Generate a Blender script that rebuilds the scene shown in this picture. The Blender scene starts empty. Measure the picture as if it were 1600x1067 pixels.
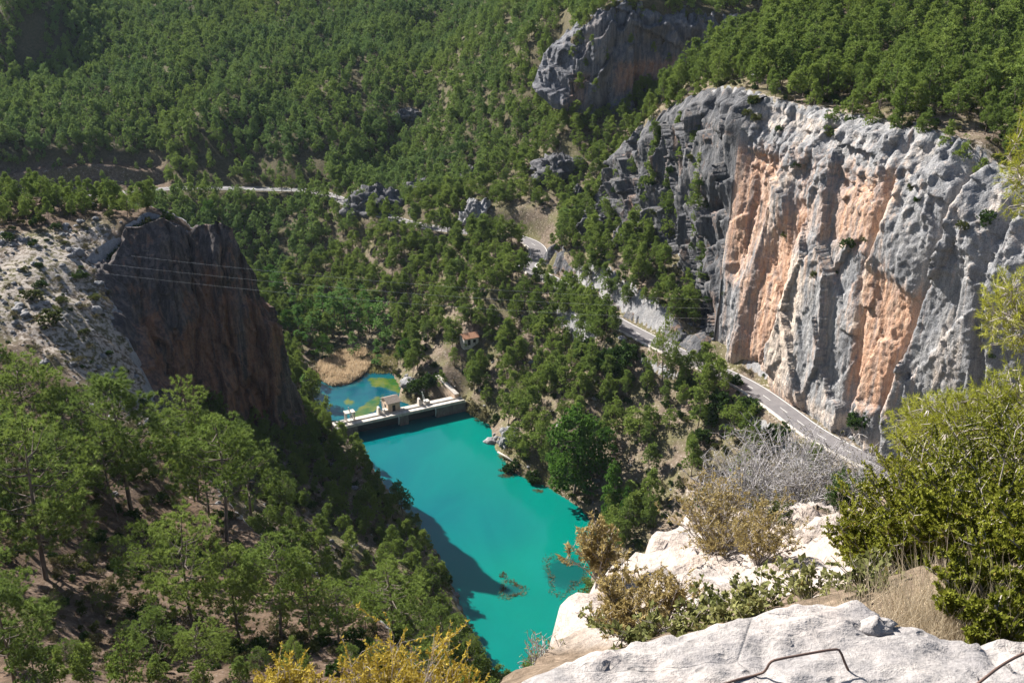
import bpy, math, random
import numpy as np
from mathutils import Vector, Matrix

rng = np.random.default_rng(7)
random.seed(7)
C = bpy.context.scene.collection

# ------------------------------------------------------------------ camera model (used to place real things at real depth)
F = 1556.0
PITCH = math.radians(22.0)
CAM = np.array([0.0, 0.0, 130.0])
FW = np.array([0.0, math.cos(PITCH), -math.sin(PITCH)])
UP = np.array([0.0, math.sin(PITCH), math.cos(PITCH)])
RT = np.array([1.0, 0.0, 0.0])

def ray(px, py):
    return FW + RT * ((px - 800.0) / F) + UP * ((533.5 - py) / F)
def PZ(px, py, z):
    d = ray(px, py); return CAM + d * ((z - CAM[2]) / d[2])
def PY(px, py, y):
    d = ray(px, py); return CAM + d * (y / d[1])
def PT(px, py, t):
    return CAM + ray(px, py) * t
def proj(P):
    D = np.asarray(P, float) - CAM
    t = D @ FW
    t = np.where(np.abs(t) < 1e-6, 1e-6, t)
    return 800 + F * (D @ RT) / t, 533.5 - F * (D @ UP) / t, t

# ------------------------------------------------------------------ noise
_perm = np.random.default_rng(3).permutation(256).astype(np.int64)
_perm = np.concatenate([_perm, _perm, _perm])
_g = np.random.default_rng(4).normal(size=(256, 3)); _g /= np.linalg.norm(_g, axis=1)[:, None]
def perlin(x, y, z):
    x, y, z = np.broadcast_arrays(np.asarray(x, float), np.asarray(y, float), np.asarray(z, float))
    xi = np.floor(x).astype(np.int64); yi = np.floor(y).astype(np.int64); zi = np.floor(z).astype(np.int64)
    xf, yf, zf = x - xi, y - yi, z - zi
    u = xf**3*(xf*(xf*6-15)+10); v = yf**3*(yf*(yf*6-15)+10); w = zf**3*(zf*(zf*6-15)+10)
    xi &= 255; yi &= 255; zi &= 255
    def gr(i, j, k):
        h = _perm[_perm[_perm[(xi+i) & 255] + ((yi+j) & 255)] + ((zi+k) & 255)]
        g = _g[h]
        return g[..., 0]*(xf-i) + g[..., 1]*(yf-j) + g[..., 2]*(zf-k)
    def L(a, b, t): return a + t*(b-a)
    return 1.6*L(L(L(gr(0,0,0), gr(1,0,0), u), L(gr(0,1,0), gr(1,1,0), u), v), L(L(gr(0,0,1), gr(1,0,1), u), L(gr(0,1,1), gr(1,1,1), u), v), w)
def fbm(x, y, z, oct=4, gain=0.5):
    s, a = 0.0, 1.0
    for i in range(oct):
        s = s + a*perlin(x*2**i + 17.3*i, y*2**i + 5.1*i, z*2**i + 9.7*i); a *= gain
    return s
def ridged(x, y, z, oct=4):
    s, a = 0.0, 1.0
    for i in range(oct):
        s = s + a*(1 - 2*np.abs(perlin(x*2**i + 3.3*i, y*2**i + 7.1*i, z*2**i + 1.7*i))); a *= 0.5
    return s
def facets(x, y, seed, tilt=0.5):
    """angular blocks: every Voronoi cell gets its own offset and its own slant"""
    g = np.random.default_rng(int(seed*10)+1); R = g.random((64, 64, 5))
    xi = np.floor(x).astype(int); yi = np.floor(y).astype(int)
    best = np.full(x.shape, 1e9); out = np.zeros(x.shape)
    for i in (-1, 0, 1):
        for j in (-1, 0, 1):
            c = R[(xi+i) % 64, (yi+j) % 64]
            dx = x - (xi+i+c[..., 0]); dy = y - (yi+j+c[..., 1]); d = dx*dx+dy*dy
            v = c[..., 2]-0.5 + tilt*((c[..., 3]-0.5)*dx + (c[..., 4]-0.5)*dy)*2
            m = d < best; best = np.where(m, d, best); out = np.where(m, v, out)
    return out
def sstep(a, b, x):
    t = np.clip((x - a)/(b - a), 0, 1); return t*t*(3 - 2*t)

def poly_sd(poly, x, y):
    """signed distance to a closed polygon, positive inside"""
    poly = np.asarray(poly, float)
    d = np.full(x.shape, 1e18); ins = np.zeros(x.shape, bool)
    n = len(poly)
    for i in range(n):
        ax, ay = poly[i]; bx, by = poly[(i+1) % n]
        ex, ey = bx-ax, by-ay
        t = np.clip(((x-ax)*ex + (y-ay)*ey)/(ex*ex+ey*ey+1e-12), 0, 1)
        d = np.minimum(d, (x-ax-t*ex)**2 + (y-ay-t*ey)**2)
        c = ((ay > y) != (by > y)) & (x < (bx-ax)*(y-ay)/(by-ay+1e-12) + ax)
        ins ^= c
    d = np.sqrt(d)
    return np.where(ins, d, -d)
def line_dist(pts, x, y):
    """distance to an open polyline and the arc parameter of the nearest point"""
    pts = np.asarray(pts, float)
    best = np.full(x.shape, 1e18); par = np.zeros(x.shape); acc = 0.0
    for i in range(len(pts)-1):
        ax, ay = pts[i][:2]; bx, by = pts[i+1][:2]
        ex, ey = bx-ax, by-ay; L2 = ex*ex+ey*ey; L = math.sqrt(L2)
        t = np.clip(((x-ax)*ex + (y-ay)*ey)/L2, 0, 1)
        d = (x-ax-t*ex)**2 + (y-ay-t*ey)**2
        m = d < best
        best = np.where(m, d, best); par = np.where(m, acc + t*L, par); acc += L
    return np.sqrt(best), par

class Rbf:
    def __init__(self, pts, c=12.0, lam=0.6):
        P = np.array(pts, float); self.p = P[:, :2]; self.c = c
        n = len(P)
        A = np.sqrt(((self.p[:, None]-self.p[None])**2).sum(-1) + c*c)
        M = np.zeros((n+3, n+3)); M[:n, :n] = A + np.eye(n)*(-lam)
        M[:n, n] = 1; M[:n, n+1:] = self.p/100; M[n, :n] = 1; M[n+1:, :n] = self.p.T/100
        self.w = np.linalg.solve(M, np.concatenate([P[:, 2], [0, 0, 0]]))
    def __call__(self, x, y):
        sh = x.shape; x = x.ravel(); y = y.ravel(); out = np.zeros(len(x))
        for i in range(0, len(x), 20000):
            xx, yy = x[i:i+20000], y[i:i+20000]
            A = np.sqrt((xx[:, None]-self.p[None, :, 0])**2 + (yy[:, None]-self.p[None, :, 1])**2 + self.c**2)
            out[i:i+20000] = A @ self.w[:-3] + self.w[-3] + (xx*self.w[-2] + yy*self.w[-1])/100
        return out.reshape(sh)

# ------------------------------------------------------------------ object helpers
def link(o, parent=None):
    C.objects.link(o)
    if parent is not None: o.parent = parent
    return o
def tag(o, label=None, cat=None, group=None, kind=None):
    if label: o['label'] = label
    if cat: o['category'] = cat
    if group: o['group'] = group
    if kind: o['kind'] = kind
    return o
def mesh_np(name, V, Fc, mat=None, smooth=True, attrs=None, k=None, mats=None, mat_idx=None):
    """numpy mesh: Fc is (n,k) int array, or a list of such arrays with different k"""
    me = bpy.data.meshes.new(name)
    V = np.asarray(V, np.float32)
    if not isinstance(Fc, list): Fc = [Fc]
    Fc = [np.asarray(f, np.int32) for f in Fc if len(f)]
    loops = np.concatenate([f.ravel() for f in Fc])
    tot = np.concatenate([np.full(len(f), f.shape[1], np.int32) for f in Fc])
    st = np.concatenate([[0], np.cumsum(tot)[:-1]]).astype(np.int32)
    me.vertices.add(len(V)); me.vertices.foreach_set('co', V.ravel())
    me.loops.add(len(loops)); me.loops.foreach_set('vertex_index', loops)
    me.polygons.add(len(tot)); me.polygons.foreach_set('loop_start', st); me.polygons.foreach_set('loop_total', tot)
    if smooth: me.polygons.foreach_set('use_smooth', np.ones(len(tot), bool))
    for an, (dom, val) in (attrs or {}).items():
        val = np.asarray(val, np.float32)
        if val.ndim == 2:
            a = me.attributes.new(an, 'FLOAT_COLOR', dom)
            if val.shape[1] == 3: val = np.concatenate([val, np.ones((len(val), 1), np.float32)], 1)
            a.data.foreach_set('color', val.ravel())
        else:
            a = me.attributes.new(an, 'FLOAT', dom); a.data.foreach_set('value', val)
    for m in (mats or ([mat] if mat else [])): me.materials.append(m)
    if mat_idx is not None: me.polygons.foreach_set('material_index', np.asarray(mat_idx, np.int32))
    me.update(calc_edges=True)
    return me
def obj(name, me, parent=None, loc=None):
    o = bpy.data.objects.new(name, me)
    if loc is not None: o.location = loc
    return link(o, parent)
def empty(name, loc, rz=0):
    o = bpy.data.objects.new(name, None); o.location = loc; o.rotation_euler = (0, 0, rz); o.empty_display_size = 0.5
    return link(o)
def grid_faces(nu, nv):
    i = np.arange(nu-1)[:, None]*nv + np.arange(nv-1)[None]
    i = i.ravel()
    return np.stack([i, i+nv, i+nv+1, i+1], 1)

class MB:
    """collects boxes, tubes and prisms; build() makes ONE mesh object"""
    def __init__(s): s.v = []; s.f = []; s.n = 0
    def add(s, V, Fs):
        s.v += [tuple(v) for v in V]; s.f += [tuple(i + s.n for i in f) for f in Fs]; s.n += len(V); return s
    def box(s, x0, x1, y0, y1, z0, z1, rz=0, at=(0, 0, 0)):
        V = [(x0,y0,z0),(x1,y0,z0),(x1,y1,z0),(x0,y1,z0),(x0,y0,z1),(x1,y0,z1),(x1,y1,z1),(x0,y1,z1)]
        c, n = math.cos(rz), math.sin(rz)
        V = [(at[0]+a*c-b*n, at[1]+a*n+b*c, at[2]+d) for a, b, d in V]
        return s.add(V, [(3,2,1,0),(4,5,6,7),(0,1,5,4),(1,2,6,5),(2,3,7,6),(3,0,4,7)])
    def tube(s, pts, rad, n=6, caps=True):
        V, Fs = tube_np(pts, rad, n)
        V = list(map(tuple, V)); Fs = [tuple(f) for f in Fs]
        if caps:
            k = len(pts)
            Fs.append(tuple(range(n))[::-1]); Fs.append(tuple((k-1)*n + i for i in range(n)))
        return s.add(V, Fs)
    def build(s, name, mat, parent=None, bevel=0.0, smooth=False, loc=None):
        me = bpy.data.meshes.new(name); me.from_pydata(s.v, [], s.f); me.materials.append(mat)
        if smooth: me.polygons.foreach_set('use_smooth', [True]*len(me.polygons))
        o = obj(name, me, parent, loc)
        if bevel:
            b = o.modifiers.new('bevel', 'BEVEL'); b.width = bevel; b.segments = 2; b.limit_method = 'ANGLE'
        return o
def tube_np(pts, rad, n=6):
    P = np.asarray(pts, float); k = len(P)
    R = np.broadcast_to(np.asarray(rad, float), (k,))
    T = np.gradient(P, axis=0) if k > 1 else np.array([[0, 0, 1.0]])
    T /= np.linalg.norm(T, axis=1)[:, None] + 1e-9
    a = np.array([1.0, 0, 0]) if abs(T[0, 0]) < 0.8 else np.array([0, 1.0, 0])
    U = a[None] - (T @ a)[:, None]*T; U /= np.linalg.norm(U, axis=1)[:, None] + 1e-9
    W = np.cross(T, U)
    th = np.arange(n)*2*math.pi/n
    V = P[:, None] + R[:, None, None]*(np.cos(th)[None, :, None]*U[:, None] + np.sin(th)[None, :, None]*W[:, None])
    Fs = []
    for i in range(k-1):
        for j in range(n):
            Fs.append((i*n+j, i*n+(j+1) % n, (i+1)*n+(j+1) % n, (i+1)*n+j))
    return V.reshape(-1, 3), np.array(Fs)

# ------------------------------------------------------------------ material helpers
class NT:
    def __init__(s, name):
        s.m = bpy.data.materials.new(name); s.m.use_nodes = True
        s.t = s.m.node_tree; s.t.nodes.clear()
        s.out = s.n('ShaderNodeOutputMaterial'); s.b = s.n('ShaderNodeBsdfPrincipled')
        s.l(s.b.outputs[0], s.out.inputs[0])
    def n(s, ty, **kw):
        x = s.t.nodes.new(ty)
        for k, v in kw.items(): setattr(x, k, v)
        return x
    def l(s, a, b): s.t.links.new(a, b)
    def geo(s): return s.n('ShaderNodeNewGeometry').outputs['Position']
    def objc(s): return s.n('ShaderNodeTexCoord').outputs['Object']
    def scale(s, vec, sc):
        x = s.n('ShaderNodeMapping'); x.inputs['Scale'].default_value = sc if hasattr(sc, '__len__') else (sc,)*3
        s.l(vec, x.inputs['Vector']); return x.outputs[0]
    def noise(s, vec, scale=1.0, detail=4, rough=0.55, dist=0.0):
        x = s.n('ShaderNodeTexNoise'); x.inputs['Scale'].default_value = scale; x.inputs['Detail'].default_value = detail
        x.inputs['Roughness'].default_value = rough; x.inputs['Distortion'].default_value = dist
        s.l(vec, x.inputs['Vector']); return x.outputs['Fac']
    def voro(s, vec, scale, feature='F1', out='Distance'):
        x = s.n('ShaderNodeTexVoronoi'); x.feature = feature; x.inputs['Scale'].default_value = scale
        s.l(vec, x.inputs['Vector']); return x.outputs[out]
    def ramp(s, fac, stops, interp='LINEAR'):
        x = s.n('ShaderNodeValToRGB'); cr = x.color_ramp; cr.interpolation = interp
        while len(cr.elements) < len(stops): cr.elements.new(0.5)
        for e, (p, c) in zip(cr.elements, stops):
            e.position = p; e.color = (*c, 1) if hasattr(c, '__len__') else (c, c, c, 1)
        s.l(fac, x.inputs[0]); return x.outputs[0]
    def mix(s, fac, a, b, mode='MIX'):
        x = s.n('ShaderNodeMix'); x.data_type = 'RGBA'; x.blend_type = mode
        for sock, v in ((x.inputs[0], fac), (x.inputs[6], a), (x.inputs[7], b)):
            if hasattr(v, 'is_output'): s.l(v, sock)
            elif hasattr(v, '__len__'): sock.default_value = (*v, 1)
            else: sock.default_value = v if sock == x.inputs[0] else (v, v, v, 1)
        return x.outputs[2]
    def math(s, op, a, b=None):
        x = s.n('ShaderNodeMath'); x.operation = op
        for sock, v in zip(x.inputs, (a, b)):
            if v is None: continue
            if hasattr(v, 'is_output'): s.l(v, sock)
            else: sock.default_value = v
        return x.outputs[0]
    def attr(s, name, out='Fac'):
        x = s.n('ShaderNodeAttribute'); x.attribute_name = name; return x.outputs[out]
    def rand(s): return s.n('ShaderNodeObjectInfo').outputs['Random']
    def bump(s, h, strength=0.5, dist=0.1, prev=None):
        x = s.n('ShaderNodeBump'); x.inputs['Strength'].default_value = strength; x.inputs['Distance'].default_value = dist
        s.l(h, x.inputs['Height'])
        if prev is not None: s.l(prev, x.inputs['Normal'])
        return x.outputs[0]
    def done(s, col=None, rough=0.8, normal=None, spec=0.3, transl=None):
        if col is not None:
            if hasattr(col, 'is_output'): s.l(col, s.b.inputs['Base Color'])
            else: s.b.inputs['Base Color'].default_value = (*col, 1)
        if hasattr(rough, 'is_output'): s.l(rough, s.b.inputs['Roughness'])
        else: s.b.inputs['Roughness'].default_value = rough
        s.b.inputs['Specular IOR Level'].default_value = spec
        if normal is not None: s.l(normal, s.b.inputs['Normal'])
        return s.m
# ------------------------------------------------------------------ terrain fields
def wz(L): return [tuple(PZ(a, b, c)) for a, b, c in L]
def wy(L): return [tuple(PY(a, b, c)) for a, b, c in L]

ROAD_PX = [(1450,770,30),(1405,743,30),(1340,713,30),(1270,676,30),(1220,637,30),(1170,602,30),(1110,574,30),(1060,553,30),(1000,523,30),(955,499,30),
           (915,472,30),(870,441,30),(835,425,30),(818,414,30),(842,404,30)]
ROAD = wz(ROAD_PX)
ROAD = [(112.0,105.0,30.0),(106.0,135.0,30.0)] + ROAD + wz([(842,386,30.5),(815,372,31),(780,366,31),(700,360,31),(640,350,30.5),(560,325,30),(500,298,30),(430,296,30),(350,294,30),(280,294,30),(235,297,30),(180,302,29),(110,309,28),(0,319,28),(-120,330,28)])
ROAD = np.array(ROAD)
def smooth_line(P, it=3):
    P = np.asarray(P, float)
    for _ in range(it):
        Q = np.empty((2*len(P)-2, P.shape[1])); Q[0::2] = .75*P[:-1]+.25*P[1:]; Q[1::2] = .25*P[:-1]+.75*P[1:]
        P = np.vstack([P[:1], Q, P[-1:]])
    return P
def resample(P, step):
    P = np.asarray(P, float); d = np.concatenate([[0], np.cumsum(np.linalg.norm(np.diff(P, axis=0), axis=1))])
    s = np.arange(0, d[-1], step)
    return np.stack([np.interp(s, d, P[:, i]) for i in range(P.shape[1])], 1)
ROADC = resample(smooth_line(ROAD), 2.0)

A_PX = [(a, b, c*0.76 if c > 4 else c) for a, b, c in [(650,760,-3),(760,820,-3),(850,900,-3),(620,690,-3),(850,1000,-3),(560,622,-2),(520,608,-2),(600,610,-1.5),(820,960,-3),(600,655,-2.5),(690,650,-3),
  (722,638,1.5),(767,664,1.5),(774,700,1.5),(804,738,1.5),(860,762,1.5),(908,793,1.5),(938,830,1.5),(925,900,1.5),(900,980,1.5),
  (540,680,2),(580,728,2),(616,778,2),(662,828,2),(690,870,2),(712,930,2),(745,1000,2),
  (620,600,1),(612,575,1),(650,570,9),(648,600,6),(745,600,10),(715,612,6),(800,600,20),(800,680,13),(860,700,8),(840,735,3.5),(900,745,4),(960,800,5),(1030,790,11),(1060,740,18),
  (1000,640,29),(940,600,29),(900,540,33),(1040,610,34),(1090,650,31.5),(1110,720,26),(1150,690,31),(1200,722,31),(1000,700,18),(930,650,20),(1300,760,33),
  (500,590,0.6),(560,560,0.8),(520,500,3),(470,560,1.5),(480,640,1),(560,540,2),(520,470,5),(460,450,8),(440,420,10),(420,380,14),(600,480,12),(650,450,21),(700,420,30),(760,440,36),(800,480,35),
  (760,520,24),(650,520,10),(600,545,2),(720,390,39),(650,400,31),(560,420,18),(500,385,22),(540,355,31),(450,335,33),(600,360,38),(400,322,35),
  (300,312,36),(200,316,36),(100,322,36),(0,330,36),(870,470,39),(900,500,37),
  (400,270,46),(300,262,46),(480,275,45),(220,275,45),(100,283,44),(0,292,44),(100,245,55),(0,258,53),(220,240,54),(100,212,63),(0,225,62),(200,205,62),
  (960,480,46),(1000,478,46),(1050,500,46),(1100,480,50),(900,430,47),(880,400,48),(560,290,46),(640,310,46)]]
A_PTS = [tuple(PZ(a, b, c)) for a, b, c in A_PX]
A_PTS += wz([(905,338,41),(945,352,42),(985,370,44),(1050,396,44),(1093,455,40),(1000,463,37),(1060,490,36),(940,450,36.5),(900,420,35)])
A_PTS += wy([(300,200,450),(300,100,530),(300,0,640),(100,150,500),(100,60,590),(30,40,620),(-60,0,680),(-60,150,520),(500,230,440),(480,120,510),(500,0,650),(640,150,490),(560,235,450),(700,70,560),(700,0,640),
  (850,50,450),(800,0,520),(750,200,430),(620,275,430),(700,300,400),(620,335,386),(800,300,372),(860,230,392),(860,330,345),(780,120,458),(950,190,384),(1000,170,380),(1080,150,376),(900,270,362),(600,60,570),(400,50,590)])
A_PTS += [(54,250,32),(75,345,66),(95,372,84),(20,386,70),(45,383,71),(70,380,73),(60,470,118),(120,470,126),(10,452,97),(100,520,132),(200,500,140),
  (-400,900,165),(-200,900,160),(0,900,165),(200,900,175),(450,900,180),(450,600,160),(-400,700,130),(-400,500,95),(-400,400,45),(-400,320,40),(-300,360,40),
  (74,190,30),(84,170,30),(95,145,30),(106,112,30),(120,80,32),(70,150,28),(45,150,16),(30,120,12),(55,180,22),
  (0,0,118),(10,15,110),(15,40,86),(20,70,56),(35,95,32),(2,60,62),(3,85,36),(6,110,12),(6,135,2),(60,60,70),(90,30,90),(60,0,112),(-30,0,112),
  (-64,225,14),(-60,205,17),(-54,186,20),(-66,192,28),(-37,147,24),(-17,120,30),(-4,98,37),(-80,160,40),(-58,250,0.5),(-64,275,2),(-90,295,10),(-120,310,26),(-58,236,7),(-2,80,56),(-2,14.5,116),(-6,16,113),(0,24,103)]
B_PTS = wz([(170,420,60),(250,345,67),(380,386,59),(200,362,66),(60,378,66),(0,402,65),(100,420,62),(0,480,60),(100,500,57),(0,550,56),(150,540,52),(220,600,43),(270,636,37),(120,620,50),(50,650,52),(0,700,53),(100,760,47),
  (250,760,39),(330,790,37.5),(430,825,36),(400,880,40),(0,850,52),(150,900,46),(300,950,46),(500,905,42),(560,965,46),(300,1050,52),(0,1000,58),(100,1067,61),(600,1045,54)])
B_PTS += [(-6,98,48),(-20,119,43.5),(-40,146,36),(-30,50,72),(0,50,74),(-60,20,88),(0,0,118),(-30,0,112),(-100,70,72),(-150,110,76),(-200,200,74),(-150,250,70),(-110,266,63),(-88,252,64),(-130,275,60),(-400,250,70),(-400,0,110),(-200,20,95),(-2,80,58),(-2,14.5,116),(-6,16,113),(-2,24,103)]
B_POLY = [(-1,70),(-6,98),(-20,119),(-40,146),(-58,170),(-72,191),(-92,218),(-85,231),(-66,231),(-74,239),(-105,254),(-200,272),(-420,290),(-420,-60),(-1,-60)]
NR = np.array([0.89, 0.45, 0.0])
RIM_Y = ([1060,1117,1180,1250,1310,1380,1440,1500,1600,1700,1900], [150,150,170,188,205,214,222,262,345,400,470])
def rim_over(b, back):
    x, y = (b + NR*back)[:2]; z = 100.0
    for _ in range(6):
        px, py, t = proj(np.array([x, y, z])); z += (py - np.interp(px, *RIM_Y))/F*t/math.cos(PITCH)
    return np.array([x, y, z])
BASE_PX = [(1109,549,30),(1140,565,30),(1175,584,30),(1235,627,30),(1300,672,30),(1360,705,30),(1420,735,30),(1480,770,30),(1560,812,30)]
MAIN_BASE = [PZ(*q) + NR*0.8 for q in BASE_PX]
MAIN_RIM = [rim_over(b, 3.2) for b in MAIN_BASE]
rim2 = [tuple(p) for p in MAIN_RIM]
BLUFF_TOP = wy([(935,300,342),(950,250,332),(985,215,312),(1040,182,296),(1082,160,270)])
C_PTS = rim2 + [tuple(np.array(p) + [1.5, 1.0, 0.3]) for p in BLUFF_TOP] + [(p[0]+8, p[1]+4, p[2]+1.5) for p in rim2[1:6]] + wy([(1200,120,262),(1330,150,240),(1250,20,320),(1100,100,320),(1450,60,260)]) + [
  (62,325,88),(75,350,88),(130,300,120),(200,200,126),(200,300,136),(140,165,104),(200,100,122),(110,360,112),(150,370,125),(300,380,140),(400,200,150),(150,40,100),(300,0,130),(150,220,113)]
C_POLY = [tuple(p[:2]) for p in MAIN_RIM] + [(140,80),(140,-60),(470,-60),(470,410),(300,400),(120,385),(70,368),(48,352)] + [tuple(p[:2]) for p in BLUFF_TOP]
D_PTS = [(17,392,86),(30,391,101),(42,390,108),(60,389,104),(78,387,100),(40,430,113),(90,430,117),(60,458,118),(112,405,108),(120,455,126),(20,455,100),(18,420,92)]
D_POLY = [(16,392),(30,390),(42,389),(60,388),(78,386),(105,398),(122,458),(18,458)]

rA, rB, rC, rD = Rbf(A_PTS, 8, 4.0), Rbf(B_PTS, 8), Rbf(C_PTS, 8), Rbf(D_PTS, 8)
TERR = np.array([PZ(-80,322,31), PZ(232,294,31), PZ(262,262,38), PZ(240,212,48), PZ(-80,235,48)])[:, :2]

def terrain_z(x, y, rough=True):
    x = np.asarray(x, float); y = np.asarray(y, float)
    z = rA(x, y)
    # terraced cuts above the far road
    tm = sstep(-6, 4, poly_sd(TERR, x, y))
    h = 6.5; q = (z - 31.0)/h; fr = q - np.floor(q)
    zt = 31.0 + h*(np.floor(q) + sstep(0.62, 0.98, fr) + 0.06*(fr - 1))
    z = z*(1-tm) + zt*tm
    # the wooded gully lines of the far slope
    far = sstep(400, 460, y)
    gl, _ = line_dist([(-50,600),(-38,500),(-62,420),(-90,395)], x, y)
    z = z - far*7*np.exp(-(gl/14)**2)
    for k, gx in enumerate((-150, -105, 60)):
        gl, _ = line_dist([(gx+40*(k-1),700),(gx+12,560),(gx-10,480),(gx-14,430)], x, y)
        z = z - far*4*np.exp(-(gl/12)**2)
    # dark shoulder at the far corner
    gl, _ = line_dist([(-330,760),(-285,640),(-262,560)], x, y)
    z = z + 34*np.exp(-(gl/26)**2)
    # lagoon and pond basins
    sd = np.maximum(poly_sd([p[:2] for p in WATER_OUT], x, y), poly_sd([p[:2] for p in POND_OUT], x, y))
    lf = sstep(-4, 4, (x+20)*0.89 + (y-205)*0.45)          # right bank gentle, left bank steep
    z = np.where(sd > -70, np.minimum(z, np.where(sd > 0, -0.25 - 0.22*np.minimum(sd, 12), 0.05 - sd*(1.5*(1-lf) + 0.88*lf))), z)
    z = np.where((sd < 0) & (sd > -9), np.maximum(z, 0.05 + 0.12*np.minimum(-sd, 4)), z)
    mB = sstep(-0.5, 4.0, poly_sd(B_POLY, x, y) + 1.6*fbm(x/4.5, y/4.5, 6.6, 2)*(y > 180)); z = z*(1-mB) + rB(x, y)*mB
    mC = sstep(2.2, 6.0, poly_sd(C_POLY, x, y)); z = z*(1-mC) + rC(x, y)*mC
    mD = sstep(2.5, 6.5, poly_sd(D_POLY, x, y)); z = z*(1-mD) + rD(x, y)*mD
    if rough:
        w = sstep(0.5, 6, z)
        n = 1.3*fbm(x/26, y/26, 3.1, 3) + 0.55*np.maximum(ridged(x/9, y/9, 8.2, 3), -0.3)
        z = z + w*n
    # the road bed
    d, s = line_dist(ROADC, x, y)
    zr = np.interp(s, np.arange(len(ROADC))*2.0, ROADC[:, 2])
    rw = 1 - sstep(4.2, 8.0, d)
    z = z*(1-rw) + (zr - 0.12)*rw
    return z

WATER_OUT = wz([(552,672,0),(575,722,0),(610,772,0),(655,826,0),(686,868,0),(712,930,0),(742,1000,0),(775,1060,0),(850,1060,0),(900,990,0),(925,900,0),(938,832,0),(908,794,0),(860,763,0),(804,739,0),(773,700,0),(766,664,0),(722,640,0)])
POND_OUT = wz([(556,684,0),(500,640,0),(484,610,0),(496,590,0),(530,606,0),(560,592,0),(575,582,0),(612,582,0),(626,606,0),(622,624,0),(640,634,0),(716,632,0),(722,648,0)])
WATER_POLY = [p[:2] for p in WATER_OUT]; POND_POLY = [p[:2] for p in POND_OUT]
def axis(segs):
    out = [segs[0][0]]
    for a, b, st in segs:
        n = max(1, int(round((b-a)/st))); out += list(a + (b-a)*(np.arange(n)+1)/n)
    return np.array(out)
XS = axis([(-420,-210,5),(-210,-120,2),(-120,110,1.0),(110,160,2),(160,460,6)])
YS = axis([(-60,30,4),(30,110,1.5),(110,330,1.0),(330,460,1.5),(460,960,4)])
GX, GY = np.meshgrid(XS, YS, indexing='ij')
GZ = terrain_z(GX, GY)
def ground(x, y):
    """bilinear height of the built terrain mesh"""
    x = np.atleast_1d(np.asarray(x, float)); y = np.atleast_1d(np.asarray(y, float))
    i = np.clip(np.searchsorted(XS, x) - 1, 0, len(XS)-2); j = np.clip(np.searchsorted(YS, y) - 1, 0, len(YS)-2)
    u = (x-XS[i])/(XS[i+1]-XS[i]); v = (y-YS[j])/(YS[j+1]-YS[j])
    return GZ[i,j]*(1-u)*(1-v)+GZ[i+1,j]*u*(1-v)+GZ[i,j+1]*(1-u)*v+GZ[i+1,j+1]*u*v
def slope(x, y):
    e = 1.0
    return np.hypot((ground(x+e, y)-ground(x-e, y))/(2*e), (ground(x, y+e)-ground(x, y-e))/(2*e))
def hit(px, py, t0=30.0):
    """where the view ray of a pixel first meets the terrain"""
    d = ray(px, py); t = np.arange(t0, 900, 0.5)
    P = CAM + t[:, None]*d
    b = np.nonzero(P[:, 2] < ground(P[:, 0], P[:, 1]))[0]
    i = b[0] if len(b) else len(t)-1
    return P[i]

# ------------------------------------------------------------------ materials of the land
def rock_nodes(T, vec, ochre=None, white=None, streak=0.35):
    """grey weathered limestone with white fresh faces and ochre stains; returns colour, height"""
    n1 = T.noise(T.scale(vec, (0.30, 0.30, 0.08)), 1.0, 3, 0.6, 0.4)
    n2 = T.noise(T.scale(vec, (1.2, 1.2, 0.5)), 1.0, 4, 0.65)
    n3 = T.noise(vec, 4.5, 2, 0.7)
    st = T.noise(T.scale(vec, (0.9, 0.9, 0.05)), 1.0, 3, 0.6, 0.3)
    grey = T.ramp(n1, [(0.3, (0.15,0.156,0.17)), (0.5, (0.255,0.256,0.266)), (0.7, (0.375,0.363,0.352))])
    grey = T.mix(T.ramp(n2, [(0.35, 0.0), (0.7, 0.6)]), grey, (0.325,0.308,0.296))
    grey = T.mix(T.ramp(st, [(0.42, streak), (0.56, 0.0)]), grey, (0.10,0.105,0.12))
    if ochre is not None:
        och = T.ramp(n2, [(0.25, (0.36,0.185,0.11)), (0.5, (0.50,0.295,0.19)), (0.75, (0.57,0.41,0.30))])
        f = T.math('ADD', ochre, T.math('ADD', T.math('MULTIPLY', T.math('SUBTRACT', n1, 0.5), 0.7), T.math('MULTIPLY', T.math('SUBTRACT', st, 0.5), 2.0)))
        grey = T.mix(T.ramp(f, [(0.18, 0.0), (1.0, 0.90)]), grey, och)
    if white is not None:
        wh = T.ramp(n2, [(0.3, (0.56,0.42,0.31)), (0.65, (0.66,0.55,0.45))])
        f = T.math('ADD', white, T.math('ADD', T.math('MULTIPLY', T.math('SUBTRACT', n2, 0.5), 0.6), T.math('MULTIPLY', T.math('SUBTRACT', st, 0.5), 1.0)))
        grey = T.mix(T.ramp(f, [(0.30, 0.0), (0.95, 0.75)]), grey, wh)
    fine = T.ramp(n3, [(0.30, 0.55), (0.5, 1.0), (0.75, 1.18)])
    grey = T.mix(1.0, grey, fine, 'MULTIPLY')
    h = T.math('ADD', n2, T.math('MULTIPLY', n3, 0.35))
    return grey, h
def make_rock(name, ochre=False, white=False, streak=0.35, mul=None):
    T = NT(name); v = T.geo()
    col, h = rock_nodes(T, v, T.attr('ochre') if ochre else None, T.attr('white') if white else None, streak)
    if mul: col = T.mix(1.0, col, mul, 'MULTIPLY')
    return T.done(col, 0.92, T.bump(h, 0.8, 0.7), 0.15)
M_CLIFF = make_rock('limestone_cliff', True, True)
M_CLIFF_SHADE = make_rock('shade_darkened_cliff', True, True, 0.75, (0.44,0.39,0.37))  # rock colour darkened to paint in the shade; streaks and ochre stay stains
M_CLIFF_GREY = make_rock('grey_cliff', True, True, 0.5, (0.47,0.475,0.49))
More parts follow.
